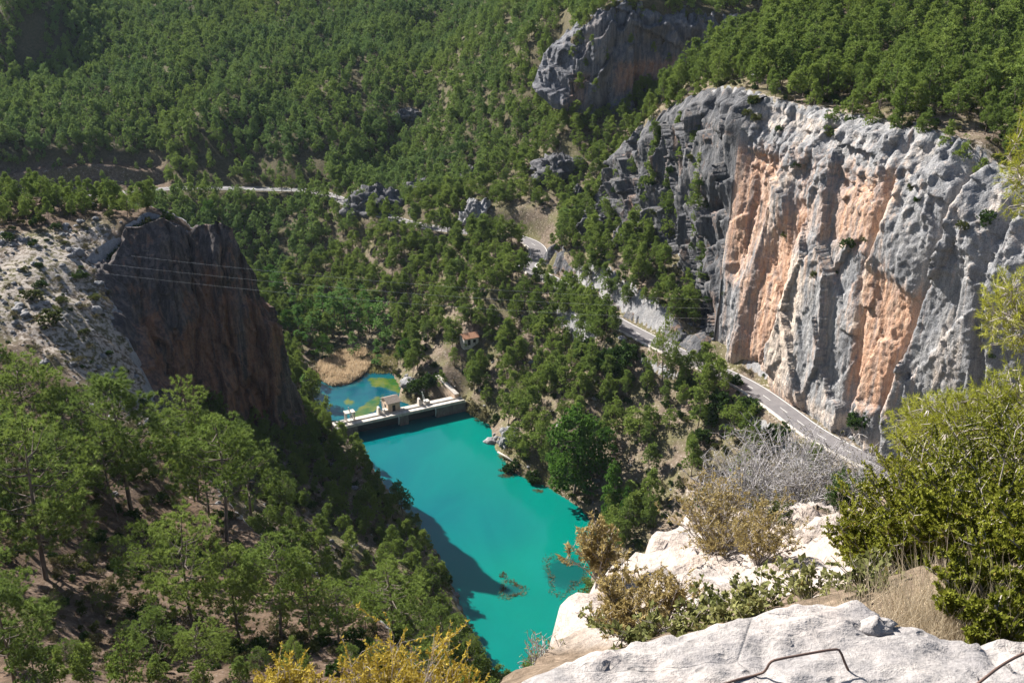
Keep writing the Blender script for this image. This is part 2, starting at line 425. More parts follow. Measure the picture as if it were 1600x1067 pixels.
M_CLIFF_BLUE_SHADE = make_rock('bluish_shade_cliff', True, True, 0.6, (0.60,0.615,0.66))  # dimmer bluish copy: shade of the upper face put into the rock colour
M_ROCK = make_rock('limestone_rock')
M_ROCK_GREY = make_rock('grey_rock', False, False, 0.5, (0.46,0.46,0.48))

def make_terrain_mat():
    T = NT('hillside_ground'); v = T.geo()
    rock, rh = rock_nodes(T, v, None, None, 0.2)
    n1 = T.noise(v, 0.12, 3, 0.6); n2 = T.noise(v, 0.9, 4, 0.65); n3 = T.noise(v, 5.0, 2, 0.7)
    soil = T.ramp(n2, [(0.25, (0.075,0.058,0.042)), (0.5, (0.145,0.112,0.084)), (0.75, (0.23,0.185,0.145))])
    herb = T.ramp(n3, [(0.3, (0.055,0.06,0.022)), (0.7, (0.15,0.14,0.06))])
    soil = T.mix(T.ramp(n1, [(0.42, 0.0), (0.6, 0.75)]), soil, herb)
    peb = T.voro(v, 1.1); peb2 = T.voro(v, 3.1)
    pale = T.ramp(n3, [(0.3, (0.22,0.185,0.155)), (0.7, (0.42,0.37,0.32))])
    soil = T.mix(T.ramp(peb, [(0.14, 0.8), (0.24, 0.0)]), soil, pale)
    soil = T.mix(T.ramp(peb2, [(0.12, 0.7), (0.22, 0.0)]), soil, pale)
    col = T.mix(T.attr('forest'), soil, T.ramp(n2, [(0.3, (0.045,0.042,0.022)), (0.7, (0.10,0.085,0.05))]))
    col = T.mix(T.math('MULTIPLY', T.attr('litter'), T.ramp(n1, [(0.35, 0.6), (0.65, 1.0)])), col, T.ramp(n2, [(0.3, (0.050,0.032,0.024)), (0.55, (0.10,0.063,0.046)), (0.75, (0.18,0.125,0.092))]))
    wf = T.math('ADD', T.attr('bare'), T.math('MULTIPLY', T.math('SUBTRACT', n2, 0.5), 1.3))
    col = T.mix(T.ramp(wf, [(0.52, 0.0), (0.68, 0.95)]), col, T.mix(0.4, pale, (0.43,0.385,0.35)))
    rf = T.math('ADD', T.attr('rocky'), T.math('MULTIPLY', T.math('SUBTRACT', n2, 0.5), 0.8))
    col = T.mix(T.ramp(rf, [(0.4, 0.0), (0.6, 1.0)]), col, rock)
    h = T.math('ADD', T.math('MULTIPLY', n2, 0.8), T.math('MULTIPLY', n3, 0.35))
    return T.done(col, 0.95, T.bump(h, 0.7, 0.6), 0.1)
M_GROUND = make_terrain_mat()

# ------------------------------------------------------------------ the terrain mesh
def px_zone(poly, px, py, soft):
    return sstep(-soft, soft, poly_sd(poly, px, py))
V = np.stack([GX, GY, GZ], -1).reshape(-1, 3)
gpx, gpy, gt = proj(V)
gxs, gys = GX.ravel(), GY.ravel()
dzx = np.gradient(GZ, XS, axis=0); dzy = np.gradient(GZ, YS, axis=1)
SL = np.hypot(dzx, dzy).ravel()
rocky = sstep(1.05, 1.6, SL)*(1-0.85*sstep(285, 310, GY.ravel()))
BARE_W = np.array([PZ(-60,380,66), PZ(60,355,68), PZ(170,345,67), PZ(215,395,63), PZ(165,430,60), PZ(285,640,37), PZ(200,690,42), PZ(60,560,55), PZ(-60,520,58)])[:, :2]
bare = sstep(-6, 6, poly_sd(BARE_W, gxs, gys))*0.60
SLOPE_W = np.array([PZ(200,720,42), PZ(260,720,40), PZ(440,800,36), PZ(430,880,38), PZ(300,800,40)])[:, :2]
bare = np.maximum(bare, sstep(-3, 3, poly_sd(SLOPE_W, gxs, gys))*0.38)
MID_W = np.array([PZ(1080,640,32), PZ(1230,700,31), PZ(1190,760,30), PZ(1080,760,20), PZ(1060,700,25)])[:, :2]
bare = np.maximum(bare, sstep(-5, 5, poly_sd(MID_W, gxs, gys))*0.55)
rimd, _ = line_dist([p[:2] for p in MAIN_RIM], gxs, gys)
bare = np.maximum(bare, (1-sstep(5, 13, rimd))*(GZ.ravel() > 80)*0.75)
TERR_SD = poly_sd(TERR, gxs, gys); terr_red = sstep(-5, 2, TERR_SD)
bare = np.maximum(bare, sstep(-4, 6, TERR_SD)*0.38)
rdd, _ = line_dist(ROADC, gxs, gys)
bare = np.maximum(bare, (1-sstep(3.5, 9.0, rdd))*0.5*(gys < 300))
forest = np.clip(sstep(320, 420, gys)*0.9*(1-sstep(-4, 4, TERR_SD)), 0, 1)
litter = sstep(-3, 3, poly_sd(B_POLY, gxs, gys))*(1-sstep(-3, 4, poly_sd(BARE_W, gxs, gys)))*0.95; litter = np.maximum(litter, 0.85*terr_red*(1-0.5*sstep(0.5, 0.9, SL))); rocky = rocky*(1-0.8*terr_red)
me = mesh_np('ground', V, grid_faces(len(XS), len(YS)), M_GROUND, True,
             {'rocky': ('POINT', rocky), 'bare': ('POINT', bare), 'forest': ('POINT', forest), 'litter': ('POINT', litter)})
tag(obj('ground', me), kind='structure')

# ------------------------------------------------------------------ cliffs: a face between a base line and a rim line, carved by noise
def cliff(name, base, top, mat, res=0.4, carve=None, amp=1.0, lip=4.0, rec=None, seed=0.0, flip=1, vmin=-0.06):
    base = np.asarray(base, float); top = np.asarray(top, float)
    def arc(P):
        d = np.concatenate([[0], np.cumsum(np.linalg.norm(np.diff(P, axis=0), axis=1))]); return d
    du = arc((base+top)/2); L = du[-1]; nu = int(L/res)+1
    H = np.abs(top[:, 2]-base[:, 2]).max(); nv = int(H/res)+1
    u = np.linspace(0, L, nu)
    B = np.stack([np.interp(u, du, base[:, i]) for i in range(3)], 1); Tp = np.stack([np.interp(u, du, top[:, i]) for i in range(3)], 1)
    v = np.linspace(vmin, 1, nv)
    P = B[:, None]*(1-v)[None, :, None] + Tp[:, None]*v[None, :, None]
    tg = np.gradient((B+Tp)/2, axis=0)
    nrm = np.stack([tg[:, 1], -tg[:, 0], 0*tg[:, 0]], 1)*flip
    for _ in range(30):
        nrm[1:-1] = (nrm[:-2]+nrm[1:-1]+nrm[2:])/3
    nrm /= np.linalg.norm(nrm, axis=1)[:, None] + 1e-9
    X, Y, Z = P[..., 0], P[..., 1], P[..., 2]
    px, py, _ = proj(P)
    UU, VV = np.meshgrid(u, v, indexing='ij')
    wv = 2.5*fbm(UU/20, Z/18, seed+2, 2)
    wz_ = 1.2*fbm(UU/4, Z/4, seed+5, 3); wu = wv + 0.5*fbm(UU/1.7, Z/3, seed+6, 3)
    col = 0.40*fbm((UU+wv)/13, Z/30, seed, 2) + 0.08*fbm(UU/1.6, Z/3.0, seed+8, 3)
    blk = 2.1*facets((UU+0.4*wu)/10 + 0.010*Z, (Z+wz_)/24, seed+1, 0.8) + 0.75*facets((UU+0.3*wu)/4.6 + 0.02*Z, (Z+0.6*wz_)/12, seed+2, 0.85) + 0.24*facets((UU+0.25*wu)/1.7, (Z+0.5*wz_)/3.6, seed+3, 0.9) + 0.16*facets(UU/0.75, Z/0.85, seed+5, 0.9)
    D = amp*(1.2*col + blk)
    if carve is not None: D = D + carve(px, py, UU, VV, P)
    D = D*np.clip(sstep(vmin, vmin+0.1, VV)*0.7+0.3, 0, 1)*np.clip(np.minimum(UU, L-UU)/4.0+0.1, 0, 1)
    P0 = P.copy()
    # rounded rim
    back = 2.2*sstep(0.86, 1.0, VV)**2
    P = P + nrm[:, None]*(D - back)[..., None]
    # the rim folds back over the plateau
    lp = []
    for k in range(1, 11):
        f = k/10
        q = P[:, -1]*(1-f) + (P0[:, -1] - nrm*lip)*f
        qe = P0[:, -1] - nrm*lip; ze = ground(qe[:, 0], qe[:, 1])
        q[:, 2] = P[:, -1, 2]*(1-f) + ze*f + 1.3*amp*fbm(q[:, 0]/2.2, q[:, 1]/2.2, seed, 3)*math.sin(math.pi*min(f*1.1, 1)) + 0.5*math.sin(math.pi*f) - 0.35*f
        lp.append(q)
    P = np.concatenate([P, np.stack(lp, 1)], 1)
    npx = np.concatenate([px, np.repeat(px[:, -1:], 10, 1)], 1); npy = np.concatenate([py, np.repeat(py[:, -1:], 10, 1)], 1)
    VVx = np.concatenate([VV, np.repeat(VV[:, -1:], 10, 1)], 1)
    oc, wh = rec(npx, npy, VVx, P) if rec else (np.zeros(VVx.shape), np.zeros(VVx.shape))
    oc = np.array(oc, float); wh = np.array(wh, float); oc[:, -10:] *= 0.2; wh[:, -10:] *= 0.35
    nv = P.shape[1]
    Fq = grid_faces(nu, nv)
    if flip < 0: Fq = Fq[:, ::-1]
    me = mesh_np(name, P.reshape(-1, 3), Fq, mat, False, {'ochre': ('POINT', oc.ravel()), 'white': ('POINT', wh.ravel())})
    return obj(name, me), P, nrm

# main cliff above the road -------------------------------------------------
def line_x(pts, py):
    p = sorted(pts, key=lambda q: q[1]); return np.interp(py, [q[1] for q in p], [q[0] for q in p])
RIBS = [([(1116,120),(1112,300),(1108,560)], 2.2, 60), ([(1200,230),(1172,380),(1150,430),(1136,600)], 1.0, 40), ([(1290,235),(1262,330),(1240,430),(1214,560),(1205,640)], 2.6, 90),
        ([(1405,200),(1392,320),(1352,430),(1345,560),(1335,640)], 2.4, 80), ([(1512,250),(1492,370),(1460,460),(1412,600),(1400,660)], 4.2, 130), ([(1600,260),(1580,330),(1560,430),(1550,600)], 2.2, 60)]
O_MAIN = [([(1158,235),(1212,248),(1208,300),(1196,360),(1176,400),(1160,440),(1140,430),(1134,372),(1138,300)], 1.0), ([(1238,315),(1270,325),(1250,420),(1230,500),(1216,530),(1175,590),(1152,570),(1168,530),(1176,460),(1192,400)], 1.1),
          ([(1305,265),(1345,280),(1405,276),(1384,360),(1356,390),(1286,376)], 0.85), ([(1352,415),(1405,435),(1442,470),(1428,540),(1404,600),(1396,640),(1334,622),(1336,560),(1342,480)], 1.05),
          ([(1134,380),(1124,470),(1114,560),(1102,562),(1112,440)], 0.7), ([(1160,560),(1215,570),(1262,640),(1250,660),(1180,615)], 0.75), ([(1245,240),(1266,255),(1246,330),(1222,330)], 0.6), ([(1370,370),(1392,360),(1400,430),(1360,420)], 0.55), ([(1290,380),(1320,380),(1300,430),(1276,430)], 0.45), ([(1275,300),(1296,290),(1286,370),(1262,360)], 0.5)]
W_MAIN = [([(1118,150),(1136,170),(1138,240),(1134,380),(1122,480),(1112,480),(1118,300)], 0.75), ([(1246,388),(1272,398),(1258,560),(1242,622),(1214,600),(1226,500)], 0.9), ([(1386,296),(1402,320),(1368,400),(1350,480),(1340,560),(1334,500),(1356,420)], 0.95),
          ([(1112,545),(1300,660),(1420,730),(1420,710),(1300,640),(1112,520)], 0.8), ([(1120,130),(1300,170),(1310,215),(1140,200)], 0.55), ([(1205,250),(1240,262),(1205,400),(1190,400)], 0.55), ([(1400,210),(1440,225),(1420,300),(1404,320)], 0.5)]
def main_carve(px, py, U, Vv, P):
    D = np.zeros(px.shape)
    w = 5*fbm(P[..., 2]/9, P[..., 0]/30, 2.2, 3)
    for ln, a, dec in RIBS:
        d = px + w - line_x(ln, py)
        D += a*sstep(-2, 5, d)*np.exp(-np.clip(d, 0, None)/dec) - 0.5*a*np.exp(-((d+9)/8)**2)
    for pl, a in O_MAIN: D -= 1.2*a*sstep(-8, 8, poly_sd(pl, px+w, py))
    # bouldery ledges under the rim
    D += 1.0*sstep(0.7, 0.82, Vv)*facets(U/1.9, P[..., 2]/1.7 + 0.3*U, 9.1, 0.6) - 3.2*sstep(0.74, 1.0, Vv)
    return D
def main_rec(px, py, Vv, P):
    o = np.zeros(px.shape); wh = np.zeros(px.shape)
    w = 7*fbm(P[..., 2]/7, P[..., 0]/9, 5.2, 3)
    for pl, a in O_MAIN: o = np.maximum(o, a*sstep(-34, 22, poly_sd(pl, px+w, py+12*fbm(P[..., 0]*1.1, P[..., 1]*1.1, P[..., 2]/14, 3))))
    for pl, a in W_MAIN: wh = np.maximum(wh, a*sstep(-14, 8, poly_sd(pl, px+w, py)))
    return o*0.85, np.maximum(wh*0.85, 0.5*sstep(0.1, 0.7, fbm(P[..., 0]/6, P[..., 1]/6, P[..., 2]/30, 3)))
main_base, main_top = MAIN_BASE, MAIN_RIM
cl_main, CM_P, CM_N = cliff('cliff', main_base, main_top, M_CLIFF, 0.32, main_carve, 0.9, 7.5, main_rec, 1.3)
tag(cl_main, 'tall sheer limestone cliff with orange and grey streaks above the road', 'cliff', kind='structure')

# shaded cliff across the lagoon -------------------------------------------------
lb = [(-70,187,29),(-76,203,26),(-73,211,21),(-71,215,18),(-68.5,219,15),(-67,221.5,13.5),(-65.5,224,12),(-62,229,9),(-59.5,233.5,6),(-58.5,236,4.5),(-55.5,250,-1),(-62,262,1),(-82,268,8)]
lt = [(-73,190,38),(-90.5,216.5,60.5)] + wy([(232,352,226),(256,338,229),(284,362,230),(300,374,230),(314,356,230),(346,350,230),(374,362,230),(385,390,231)]) + [(-67,238,53),(-76,240,56),(-92,248,59)]
O_LEFT = [([(300,500),(360,440),(370,560),(400,640),(350,660),(270,640),(260,520)], 0.75), ([(215,510),(250,480),(255,600),(300,660),(240,600)], 1.0), ([(380,460),(410,470),(430,600),(420,680),(390,660)], 0.8), ([(310,400),(330,420),(340,520),(310,520)], 0.7)]
def left_carve(px, py, U, Vv, P):
    D = -2.2*np.exp(-(((px-395)/26)**2 + ((py-640)/60)**2)) - 2.0*np.exp(-(((px-330)/40)**2 + ((py-560)/40)**2)) - 1.5*np.exp(-(((px-358)/16)**2 + ((py-450)/14)**2))
    for ln, a, dec in [([(235,400),(250,640)], 1.6, 40), ([(325,380),(345,640)], 1.8, 45), ([(400,420),(415,690)], 2.2, 50)]:
        d = px - line_x(ln, py) + 5*fbm(P[..., 2]/9, P[..., 0]/30, 2.2, 3)
        D += a*sstep(-2, 5, d)*np.exp(-np.clip(d, 0, None)/dec)
    for ln in ([(262,350),(272,470),(268,600)], [(300,380),(312,500),(318,640)], [(345,360),(352,480),(372,620)], [(375,370),(392,480),(418,600)], [(225,400),(232,520),(245,600)]):
        d = px - line_x(ln, py) + 7*fbm(P[..., 2]/7, P[..., 0]/30, 4.2, 3)
        D -= 1.7*np.exp(-(d/3.0)**2)
    return D
def left_rec(px, py, Vv, P):
    o = np.zeros(px.shape); w = 10*fbm(P[..., 0]/5, P[..., 1]/5, P[..., 2]/12, 3)
    for pl, a in O_LEFT: o = np.maximum(o, a*sstep(-12, 10, poly_sd(pl, px+w, py)))
    o = np.maximum(o, 0.5*sstep(0.3, 0.8, fbm(P[..., 0]/2.2, P[..., 1]/2.2, P[..., 2]/20, 3)+0.2))
    return o*0.95, np.zeros(px.shape)
cl_left, _, _ = cliff('cliff', lb, lt, M_CLIFF_SHADE, 0.4, left_carve, 1.5, 5.5, left_rec, 7.7, flip=1)
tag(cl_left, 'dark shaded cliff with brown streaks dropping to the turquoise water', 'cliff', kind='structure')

# rocky bluff beside the main cliff, and the upper cliff in the forest -------------------------------------------------
bt = BLUFF_TOP + [tuple(MAIN_RIM[0] + NR*0.5)]
bb = [tuple(p) for p in wz([(905,335,42),(945,348,43),(985,366,45),(1050,392,45),(1093,450,41),(1113,545,31)])]
def soft_rec(px, py, Vv, P):
    n = fbm(P[..., 0]/5, P[..., 1]/5, P[..., 2]/9, 3)
    return 0.5*sstep(0.25, 0.7, n)*(Vv < 0.9), 0.3*sstep(0.1, 0.6, -n)*(Vv < 0.9)
cl_b, CB_P, CB_N = cliff('cliff', bb, bt, M_CLIFF_GREY, 0.42, lambda px, py, U, Vv, P: 3.4*(((Vv*3.6 + 0.9*fbm(U/9, P[..., 2]/20, 3.3, 2)) % 1.0) - 0.55), 1.25, 8.5, soft_rec, 3.9, 1, -0.45)
tag(cl_b, 'grey broken bluff with bushes in its ledges beside the streaked cliff', 'cliff', kind='structure')
ub = [(8,394,78),(16,385,72),(30,383,70),(42,382,71),(56,382,72),(70,381,73),(84,381,78)]
ut = [(14,410,90),(22,404,97),(32,394,103),(43,391,108),(58,390.5,105),(75,388.5,101),(88,389,98)]
def up_carve(px, py, U, Vv, P):
    d = px - line_x([(955,60),(940,170)], py)
    e = px - line_x([(1075,50),(1080,120)], py)
    return 3.6*(1-sstep(-2, 8, d)) + 3.0*sstep(-2, 6, e) - 1.5 + 4.5*(((Vv*2.7 + 0.9*fbm(U/11, P[..., 2]/20, 6.3, 2)) % 1.0) - 0.55)*np.maximum(1-sstep(-2, 8, d), sstep(0.55, 0.7, Vv))
def up_rec(px, py, Vv, P):
    o = 1.0*sstep(-12, 14, poly_sd([(960,100),(1060,90),(1060,125),(960,150)], px, py)) + 0.8*sstep(-6, 8, poly_sd([(895,115),(925,115),(915,165),(890,165)], px, py))
    return np.clip(o, 0, 1)*0.85, 0.5*sstep(-6, 8, poly_sd([(930,0),(960,0),(950,60),(900,90)], px, py))
cl_u, CU_P, CU_N = cliff('cliff', ub, ut, M_CLIFF_BLUE_SHADE, 0.45, up_carve, 1.7, 8.0, up_rec, 5.1, flip=1)
tag(cl_u, 'bluish shaded cliff high in the pine forest above the road', 'cliff', kind='structure')

def cutting(pxs, off, hgt, seed, depth=2.2):
    i = [int(np.argmin(np.hypot(proj(ROADC)[0]-a, proj(ROADC)[1]-b))) for a, b in pxs]
    Ln = ROADC[min(i):max(i)+1][::-1]
    tg = np.gradient(Ln[:, :2], axis=0); tg /= np.linalg.norm(tg, axis=1)[:, None]+1e-9
    nn = np.stack([-tg[:, 1], tg[:, 0]], 1)
    u = np.linspace(0, 1, len(Ln))
    h = hgt*np.sin(np.clip(u*1.05, 0, 1)*math.pi)**0.45*(0.75+0.45*fbm(u*6, 0*u, seed, 2)) + 0.3
    base = np.concatenate([Ln[:, :2] + nn*off, Ln[:, 2:]-0.2], 1); top = np.concatenate([Ln[:, :2] + nn*(off+depth), Ln[:, 2:] + h[:, None]], 1)
    def rec(px, py, Vv, P):
        n = fbm(P[..., 0]/4, P[..., 1]/4, P[..., 2]/3+seed, 3)
        return 0.6*sstep(-0.1, 0.5, n), 0.35*sstep(-0.2, 0.5, -n)
    c, _, _ = cliff('road_cutting', base, top, M_CLIFF_GREY, 0.35, None, 0.85, 3.0, rec, seed)
    tag(c, None, None, None, 'structure')
cutting([(895,458),(1108,573)], 4.3, 9.0, 12.3, 4.0)
cutting([(842,404),(880,447)], 4.0, 8.0, 14.1)
# ------------------------------------------------------------------ water
def make_water():
    T = NT('turquoise_water'); v = T.geo()
    n = T.noise(T.scale(v, (0.045, 0.022, 1)), 1.0, 4, 0.6, 1.4)
    base = T.mix(T.attr('shallow'), (0.0,0.078,0.100), (0.0,0.128,0.098))
    base = T.mix(T.ramp(n, [(0.3, 0.0), (0.75, 0.55)]), base, (0.001,0.155,0.128))
    pond = T.ramp(T.noise(v, 0.09, 4, 0.6), [(0.3, (0.002,0.035,0.065)), (0.6, (0.003,0.075,0.085))])
    col = T.mix(T.attr('pond'), base, pond)
    al = T.math('ADD', T.attr('algae'), T.math('MULTIPLY', T.math('SUBTRACT', T.noise(v, 0.5, 5, 0.7), 0.5), 0.5))
    col = T.mix(T.ramp(al, [(0.45, 0.0), (0.6, 0.95)]), col, T.ramp(T.noise(v, 0.25, 3), [(0.35, (0.022,0.075,0.012)), (0.65, (0.10,0.115,0.015))]))
    wf = T.math('ADD', T.attr('weed'), T.math('MULTIPLY', T.math('SUBTRACT', T.noise(v, 0.9, 4, 0.7), 0.5), 0.9))
    col = T.mix(T.ramp(wf, [(0.45, 0.0), (0.8, 0.85)]), col, (0.004,0.055,0.055))
    rip = T.noise(T.scale(v, (0.7, 0.7, 1)), 1.0, 4, 0.6)
    return T.done(col, 0.07, T.bump(rip, 0.10, 0.2), 0.28)
M_WATER = make_water()
wx = np.arange(-110, 75, 1.5); wyy = np.arange(20, 300, 1.5)
WX, WY = np.meshgrid(wx, wyy, indexing='ij')
WV = np.stack([WX, WY, 0*WX], -1).reshape(-1, 3)
wpx, wpy, _ = proj(WV)
DAM_A, DAM_B = PZ(540,667,3.6), PZ(722,627,3.6)
dd = DAM_B - DAM_A; dn = np.array([-dd[1], dd[0]])/np.hypot(dd[0], dd[1])
side = (WV[:, 0]-DAM_A[0])*dn[0] + (WV[:, 1]-DAM_A[1])*dn[1]
pond = sstep(-2, 1, side)
bankd, _ = line_dist([PZ(722,638,0)[:2],PZ(767,664,0)[:2],PZ(774,700,0)[:2],PZ(804,738,0)[:2],PZ(860,762,0)[:2],PZ(908,793,0)[:2],PZ(938,830,0)[:2],PZ(925,900,0)[:2]], WV[:, 0], WV[:, 1])
shallow = np.clip(0.85*(1-sstep(3, 30, bankd)) + 0.8*sstep(780, 930, wpy), 0, 1)
alg = np.zeros(len(WV))
for pl in ([(572,590),(625,590),(628,618),(600,606),(580,604)], [(590,640),(560,655),(545,650),(580,622),(600,616)], [(536,627),(545,620),(562,634),(540,632)], [(494,620),(500,612),(510,616),(503,623)]):
    alg = np.maximum(alg, sstep(-12, 8, poly_sd(pl, wpx, wpy)))
weedm = np.zeros(len(WV))
for cx, cy, rx, ry in ((885,896,44,34),(800,922,24,14),(790,742,16,6),(575,760,30,14)):
    weedm = np.maximum(weedm, 1-sstep(0.3, 1.3, np.hypot((wpx-cx)/rx, (wpy-cy)/ry)))
me = mesh_np('water', WV, grid_faces(len(wx), len(wyy)), M_WATER, True, {'pond': ('POINT', pond), 'shallow': ('POINT', shallow), 'algae': ('POINT', np.maximum(alg*0.75*pond, 0.0)), 'weed': ('POINT', weedm)})
tag(obj('water', me), kind='structure')

# ------------------------------------------------------------------ road
def make_road():
    T = NT('grey_asphalt'); v = T.geo()
    n = T.noise(v, 0.5, 5, 0.65); f = T.noise(v, 12, 3, 0.7)
    col = T.ramp(n, [(0.3, (0.125,0.117,0.122)), (0.7, (0.18,0.168,0.17))])
    col = T.mix(1.0, col, T.ramp(f, [(0.3, 0.8), (0.7, 1.15)]), 'MULTIPLY')
    return T.done(col, 0.85, T.bump(f, 0.3, 0.02), 0.25)
M_ROAD = make_road()
def paint(name, col, wear=0.5):
    T = NT(name); v = T.geo()
    n = T.noise(v, 3.0, 5, 0.7)
    return T.done(T.mix(T.ramp(n, [(0.4, 0.0), (0.75, wear)]), col, tuple(c*0.55 for c in col)), 0.7, None, 0.2)
M_WHITE = paint('worn_white_paint', (0.72,0.71,0.68))
def strip(name, line, offs, zo, mat, kind='structure'):
    Ln = resample(line, 1.0); tg = np.gradient(Ln[:, :2], axis=0); tg /= np.linalg.norm(tg, axis=1)[:, None]+1e-9
    for _ in range(2): tg[1:-1] = (tg[:-2]+tg[1:-1]+tg[2:])/3
    nn = np.stack([tg[:, 1], -tg[:, 0]], 1)
    cols = [np.concatenate([Ln[:, :2]+nn*o, Ln[:, 2:]+zo], 1) for o in offs]
    P = np.stack(cols, 1)
    return P, grid_faces(len(Ln), len(offs))
P, Fq = strip('road', ROADC, np.linspace(-3.1, 3.1, 5), 0.06, M_ROAD)
tag(obj('road', mesh_np('road', P.reshape(-1, 3), Fq[:, ::-1], M_ROAD)), kind='structure')
for nm, o in (('road_edge_line', -2.75), ('road_edge_line', 2.75)):
    P, Fq = strip(nm, ROADC, [o-0.08, o+0.08], 0.066, M_WHITE)
    tag(obj(nm, mesh_np(nm, P.reshape(-1, 3), Fq[:, ::-1], M_WHITE)), kind='structure')
P, Fq = strip('road_centre_line', ROADC, [-0.06, 0.06], 0.066, M_WHITE)
tag(obj('road_centre_line', mesh_np('road_centre_line', P.reshape(-1, 3), Fq[:, ::-1][np.arange(len(Fq)) % 7 < 3], M_WHITE)), kind='structure')
# ------------------------------------------------------------------ foliage
def leaf_mat(name, dark, mid, light, transl=0.30, brown=None, patch=0.0):
    T = NT(name)
    r = T.rand(); t = T.attr('tint')
    c = T.ramp(r, [(0.0, dark), (0.5, mid), (1.0, light)])
    c = T.mix(T.ramp(t, [(0.0, 0.0), (1.0, 0.75)]), c, light)
    if patch: c = T.mix(T.ramp(T.noise(T.geo(), patch, 2, 0.6), [(0.38, 0.0), (0.66, 0.8)]), c, tuple(q*f for q, f in zip(light, (1.15, 1.1, 0.85))))
    if brown is not None: c = T.mix(T.ramp(t, [(0.0, 0.85), (0.16, 0.0)]), c, brown)
    m = T.done(c, 0.75, None, 0.12)
    tr = T.n('ShaderNodeBsdfTranslucent'); T.l(c, tr.inputs[0])
    mx = T.n('ShaderNodeMixShader'); mx.inputs[0].default_value = transl
    T.l(T.b.outputs[0], mx.inputs[1]); T.l(tr.outputs[0], mx.inputs[2]); T.l(mx.outputs[0], T.out.inputs[0])
    return m
M_PINE = leaf_mat('pine_needles', (0.087,0.142,0.037), (0.137,0.202,0.041), (0.215,0.279,0.062), 0.30, (0.147,0.105,0.055))
M_PINE_FAR = leaf_mat('far_pine_needles', (0.087,0.162,0.066), (0.127,0.212,0.068), (0.195,0.266,0.076), 0.25, None, 0.022)
M_BROAD = leaf_mat('broad_leaves', (0.039,0.105,0.018), (0.061,0.143,0.022), (0.099,0.193,0.033), 0.35)
M_POPLAR = leaf_mat('poplar_leaves', (0.065,0.165,0.036), (0.10,0.215,0.05), (0.16,0.27,0.075), 0.4)
M_BUSH = leaf_mat('bush_leaves', (0.048,0.066,0.02), (0.078,0.098,0.026), (0.125,0.14,0.04), 0.25, (0.16,0.11,0.06))
M_SCRUB = leaf_mat('scrub_leaves', (0.07,0.066,0.035), (0.105,0.098,0.044), (0.17,0.15,0.075), 0.2, (0.20,0.15,0.10))
M_DARKBUSH = leaf_mat('dark_bush_leaves', (0.028,0.062,0.014), (0.042,0.085,0.018), (0.07,0.115,0.026), 0.22)
def bark(name, a, b):
    T = NT(name); v = T.objc()
    n = T.noise(T.scale(v, (6, 6, 1.5)), 1.0, 3, 0.65)
    return T.done(T.mix(T.ramp(n, [(0.35, 0.0), (0.65, 1.0)]), a, b), 0.95, None, 0.1)
M_BARK = bark('pine_bark', (0.085,0.062,0.05), (0.20,0.17,0.15))
M_TWIG = bark('grey_twigs', (0.22,0.19,0.17), (0.42,0.38,0.35))

def blades(r, org, dirs, L, W, per, spread):
    """tufts: per narrow triangles fanning out of each origin round its direction"""
    n = len(org)
    o = np.repeat(org, per, 0); d = np.repeat(dirs, per, 0) + r.normal(size=(n*per, 3))*spread
    d /= np.linalg.norm(d, axis=1)[:, None] + 1e-9
    s = np.cross(d, r.normal(size=d.shape)); s /= np.linalg.norm(s, axis=1)[:, None] + 1e-9
    l = L*(0.65 + 0.7*r.random(len(o)))[:, None]; w = W*(0.7 + 0.6*r.random(len(o)))[:, None]
    V = np.stack([o - s*w*0.5, o + s*w*0.5, o + d*l], 1).reshape(-1, 3)
    return V
def clump_tufts(r, cen, rad, n, up=0.35, flat=0.75):
    """points and outward directions over the upper shell of clumps"""
    k = len(cen); m = np.maximum(3, (n*(rad/rad.mean())**2).astype(int))
    idx = np.repeat(np.arange(k), m)
    d = r.normal(size=(len(idx), 3)); d[:, 2] += up; d /= np.linalg.norm(d, axis=1)[:, None]
    q = 0.55 + 0.5*r.random(len(idx))
    p = cen[idx] + d*np.array([1, 1, flat])*(rad[idx]*q)[:, None]
    return p, d, idx
def crown_mesh(name, seed, H, R, h0, nclump, ntuft, per, L, W, mat, shape='pine', flat=0.7, lean=0.0, rad=(0.2, 0.36)):
    r = np.random.default_rng(seed)
    t = np.sort(r.random(nclump)); t[-1] = 1.0
    z = h0*H + (0.955*H - h0*H)*t
    if shape == 'pine':   prof = np.sin(np.clip(0.16 + 0.84*t, 0, 1)**0.75*math.pi)**0.75*0.95 + 0.14
    elif shape == 'slim': prof = (0.35 + 1.0*np.sin(np.clip(t*0.9+0.12, 0, 1)*math.pi)**0.8)*(1-0.55*t)
    elif shape == 'cone': prof = (1-t)**0.8 + 0.10
    elif shape == 'column': prof = 0.55 + 0.5*np.sin(t*math.pi)
    elif shape == 'dome': prof = np.sqrt(np.clip(1-(2*t-0.85)**2/1.35, 0.05, 1))
    else: prof = np.ones(nclump)
    az = r.random(nclump)*2*math.pi + np.arange(nclump)*2.4
    rr = R*prof*(0.30 + 0.62*np.sqrt(r.random(nclump)))
    rr[-1] = 0
    cen = np.stack([np.cos(az)*rr + lean*z, np.sin(az)*rr, z + r.normal(size=nclump)*0.03*H], 1)
    cr = R*(rad[0] + (rad[1]-rad[0])*r.random(nclump))*(0.75 + 0.4*prof/prof.max())
    p, d, idx = clump_tufts(r, cen, cr, ntuft, 0.4, flat)
    dd = d*0.9 + np.array([0, 0, 0.35])
    V = blades(r, p, dd, L, W, per, 0.55)
    ct = r.random(nclump)
    tint = np.repeat(np.clip(0.45*ct[idx] + 0.35*r.random(len(idx)) + 0.20*(z[idx]/H), 0.02, 1), per*3)
    me = mesh_np(name, V, np.arange(len(V)).reshape(-1, 3), mat, True, {'tint': ('POINT', tint)})
    return me, cen, cr
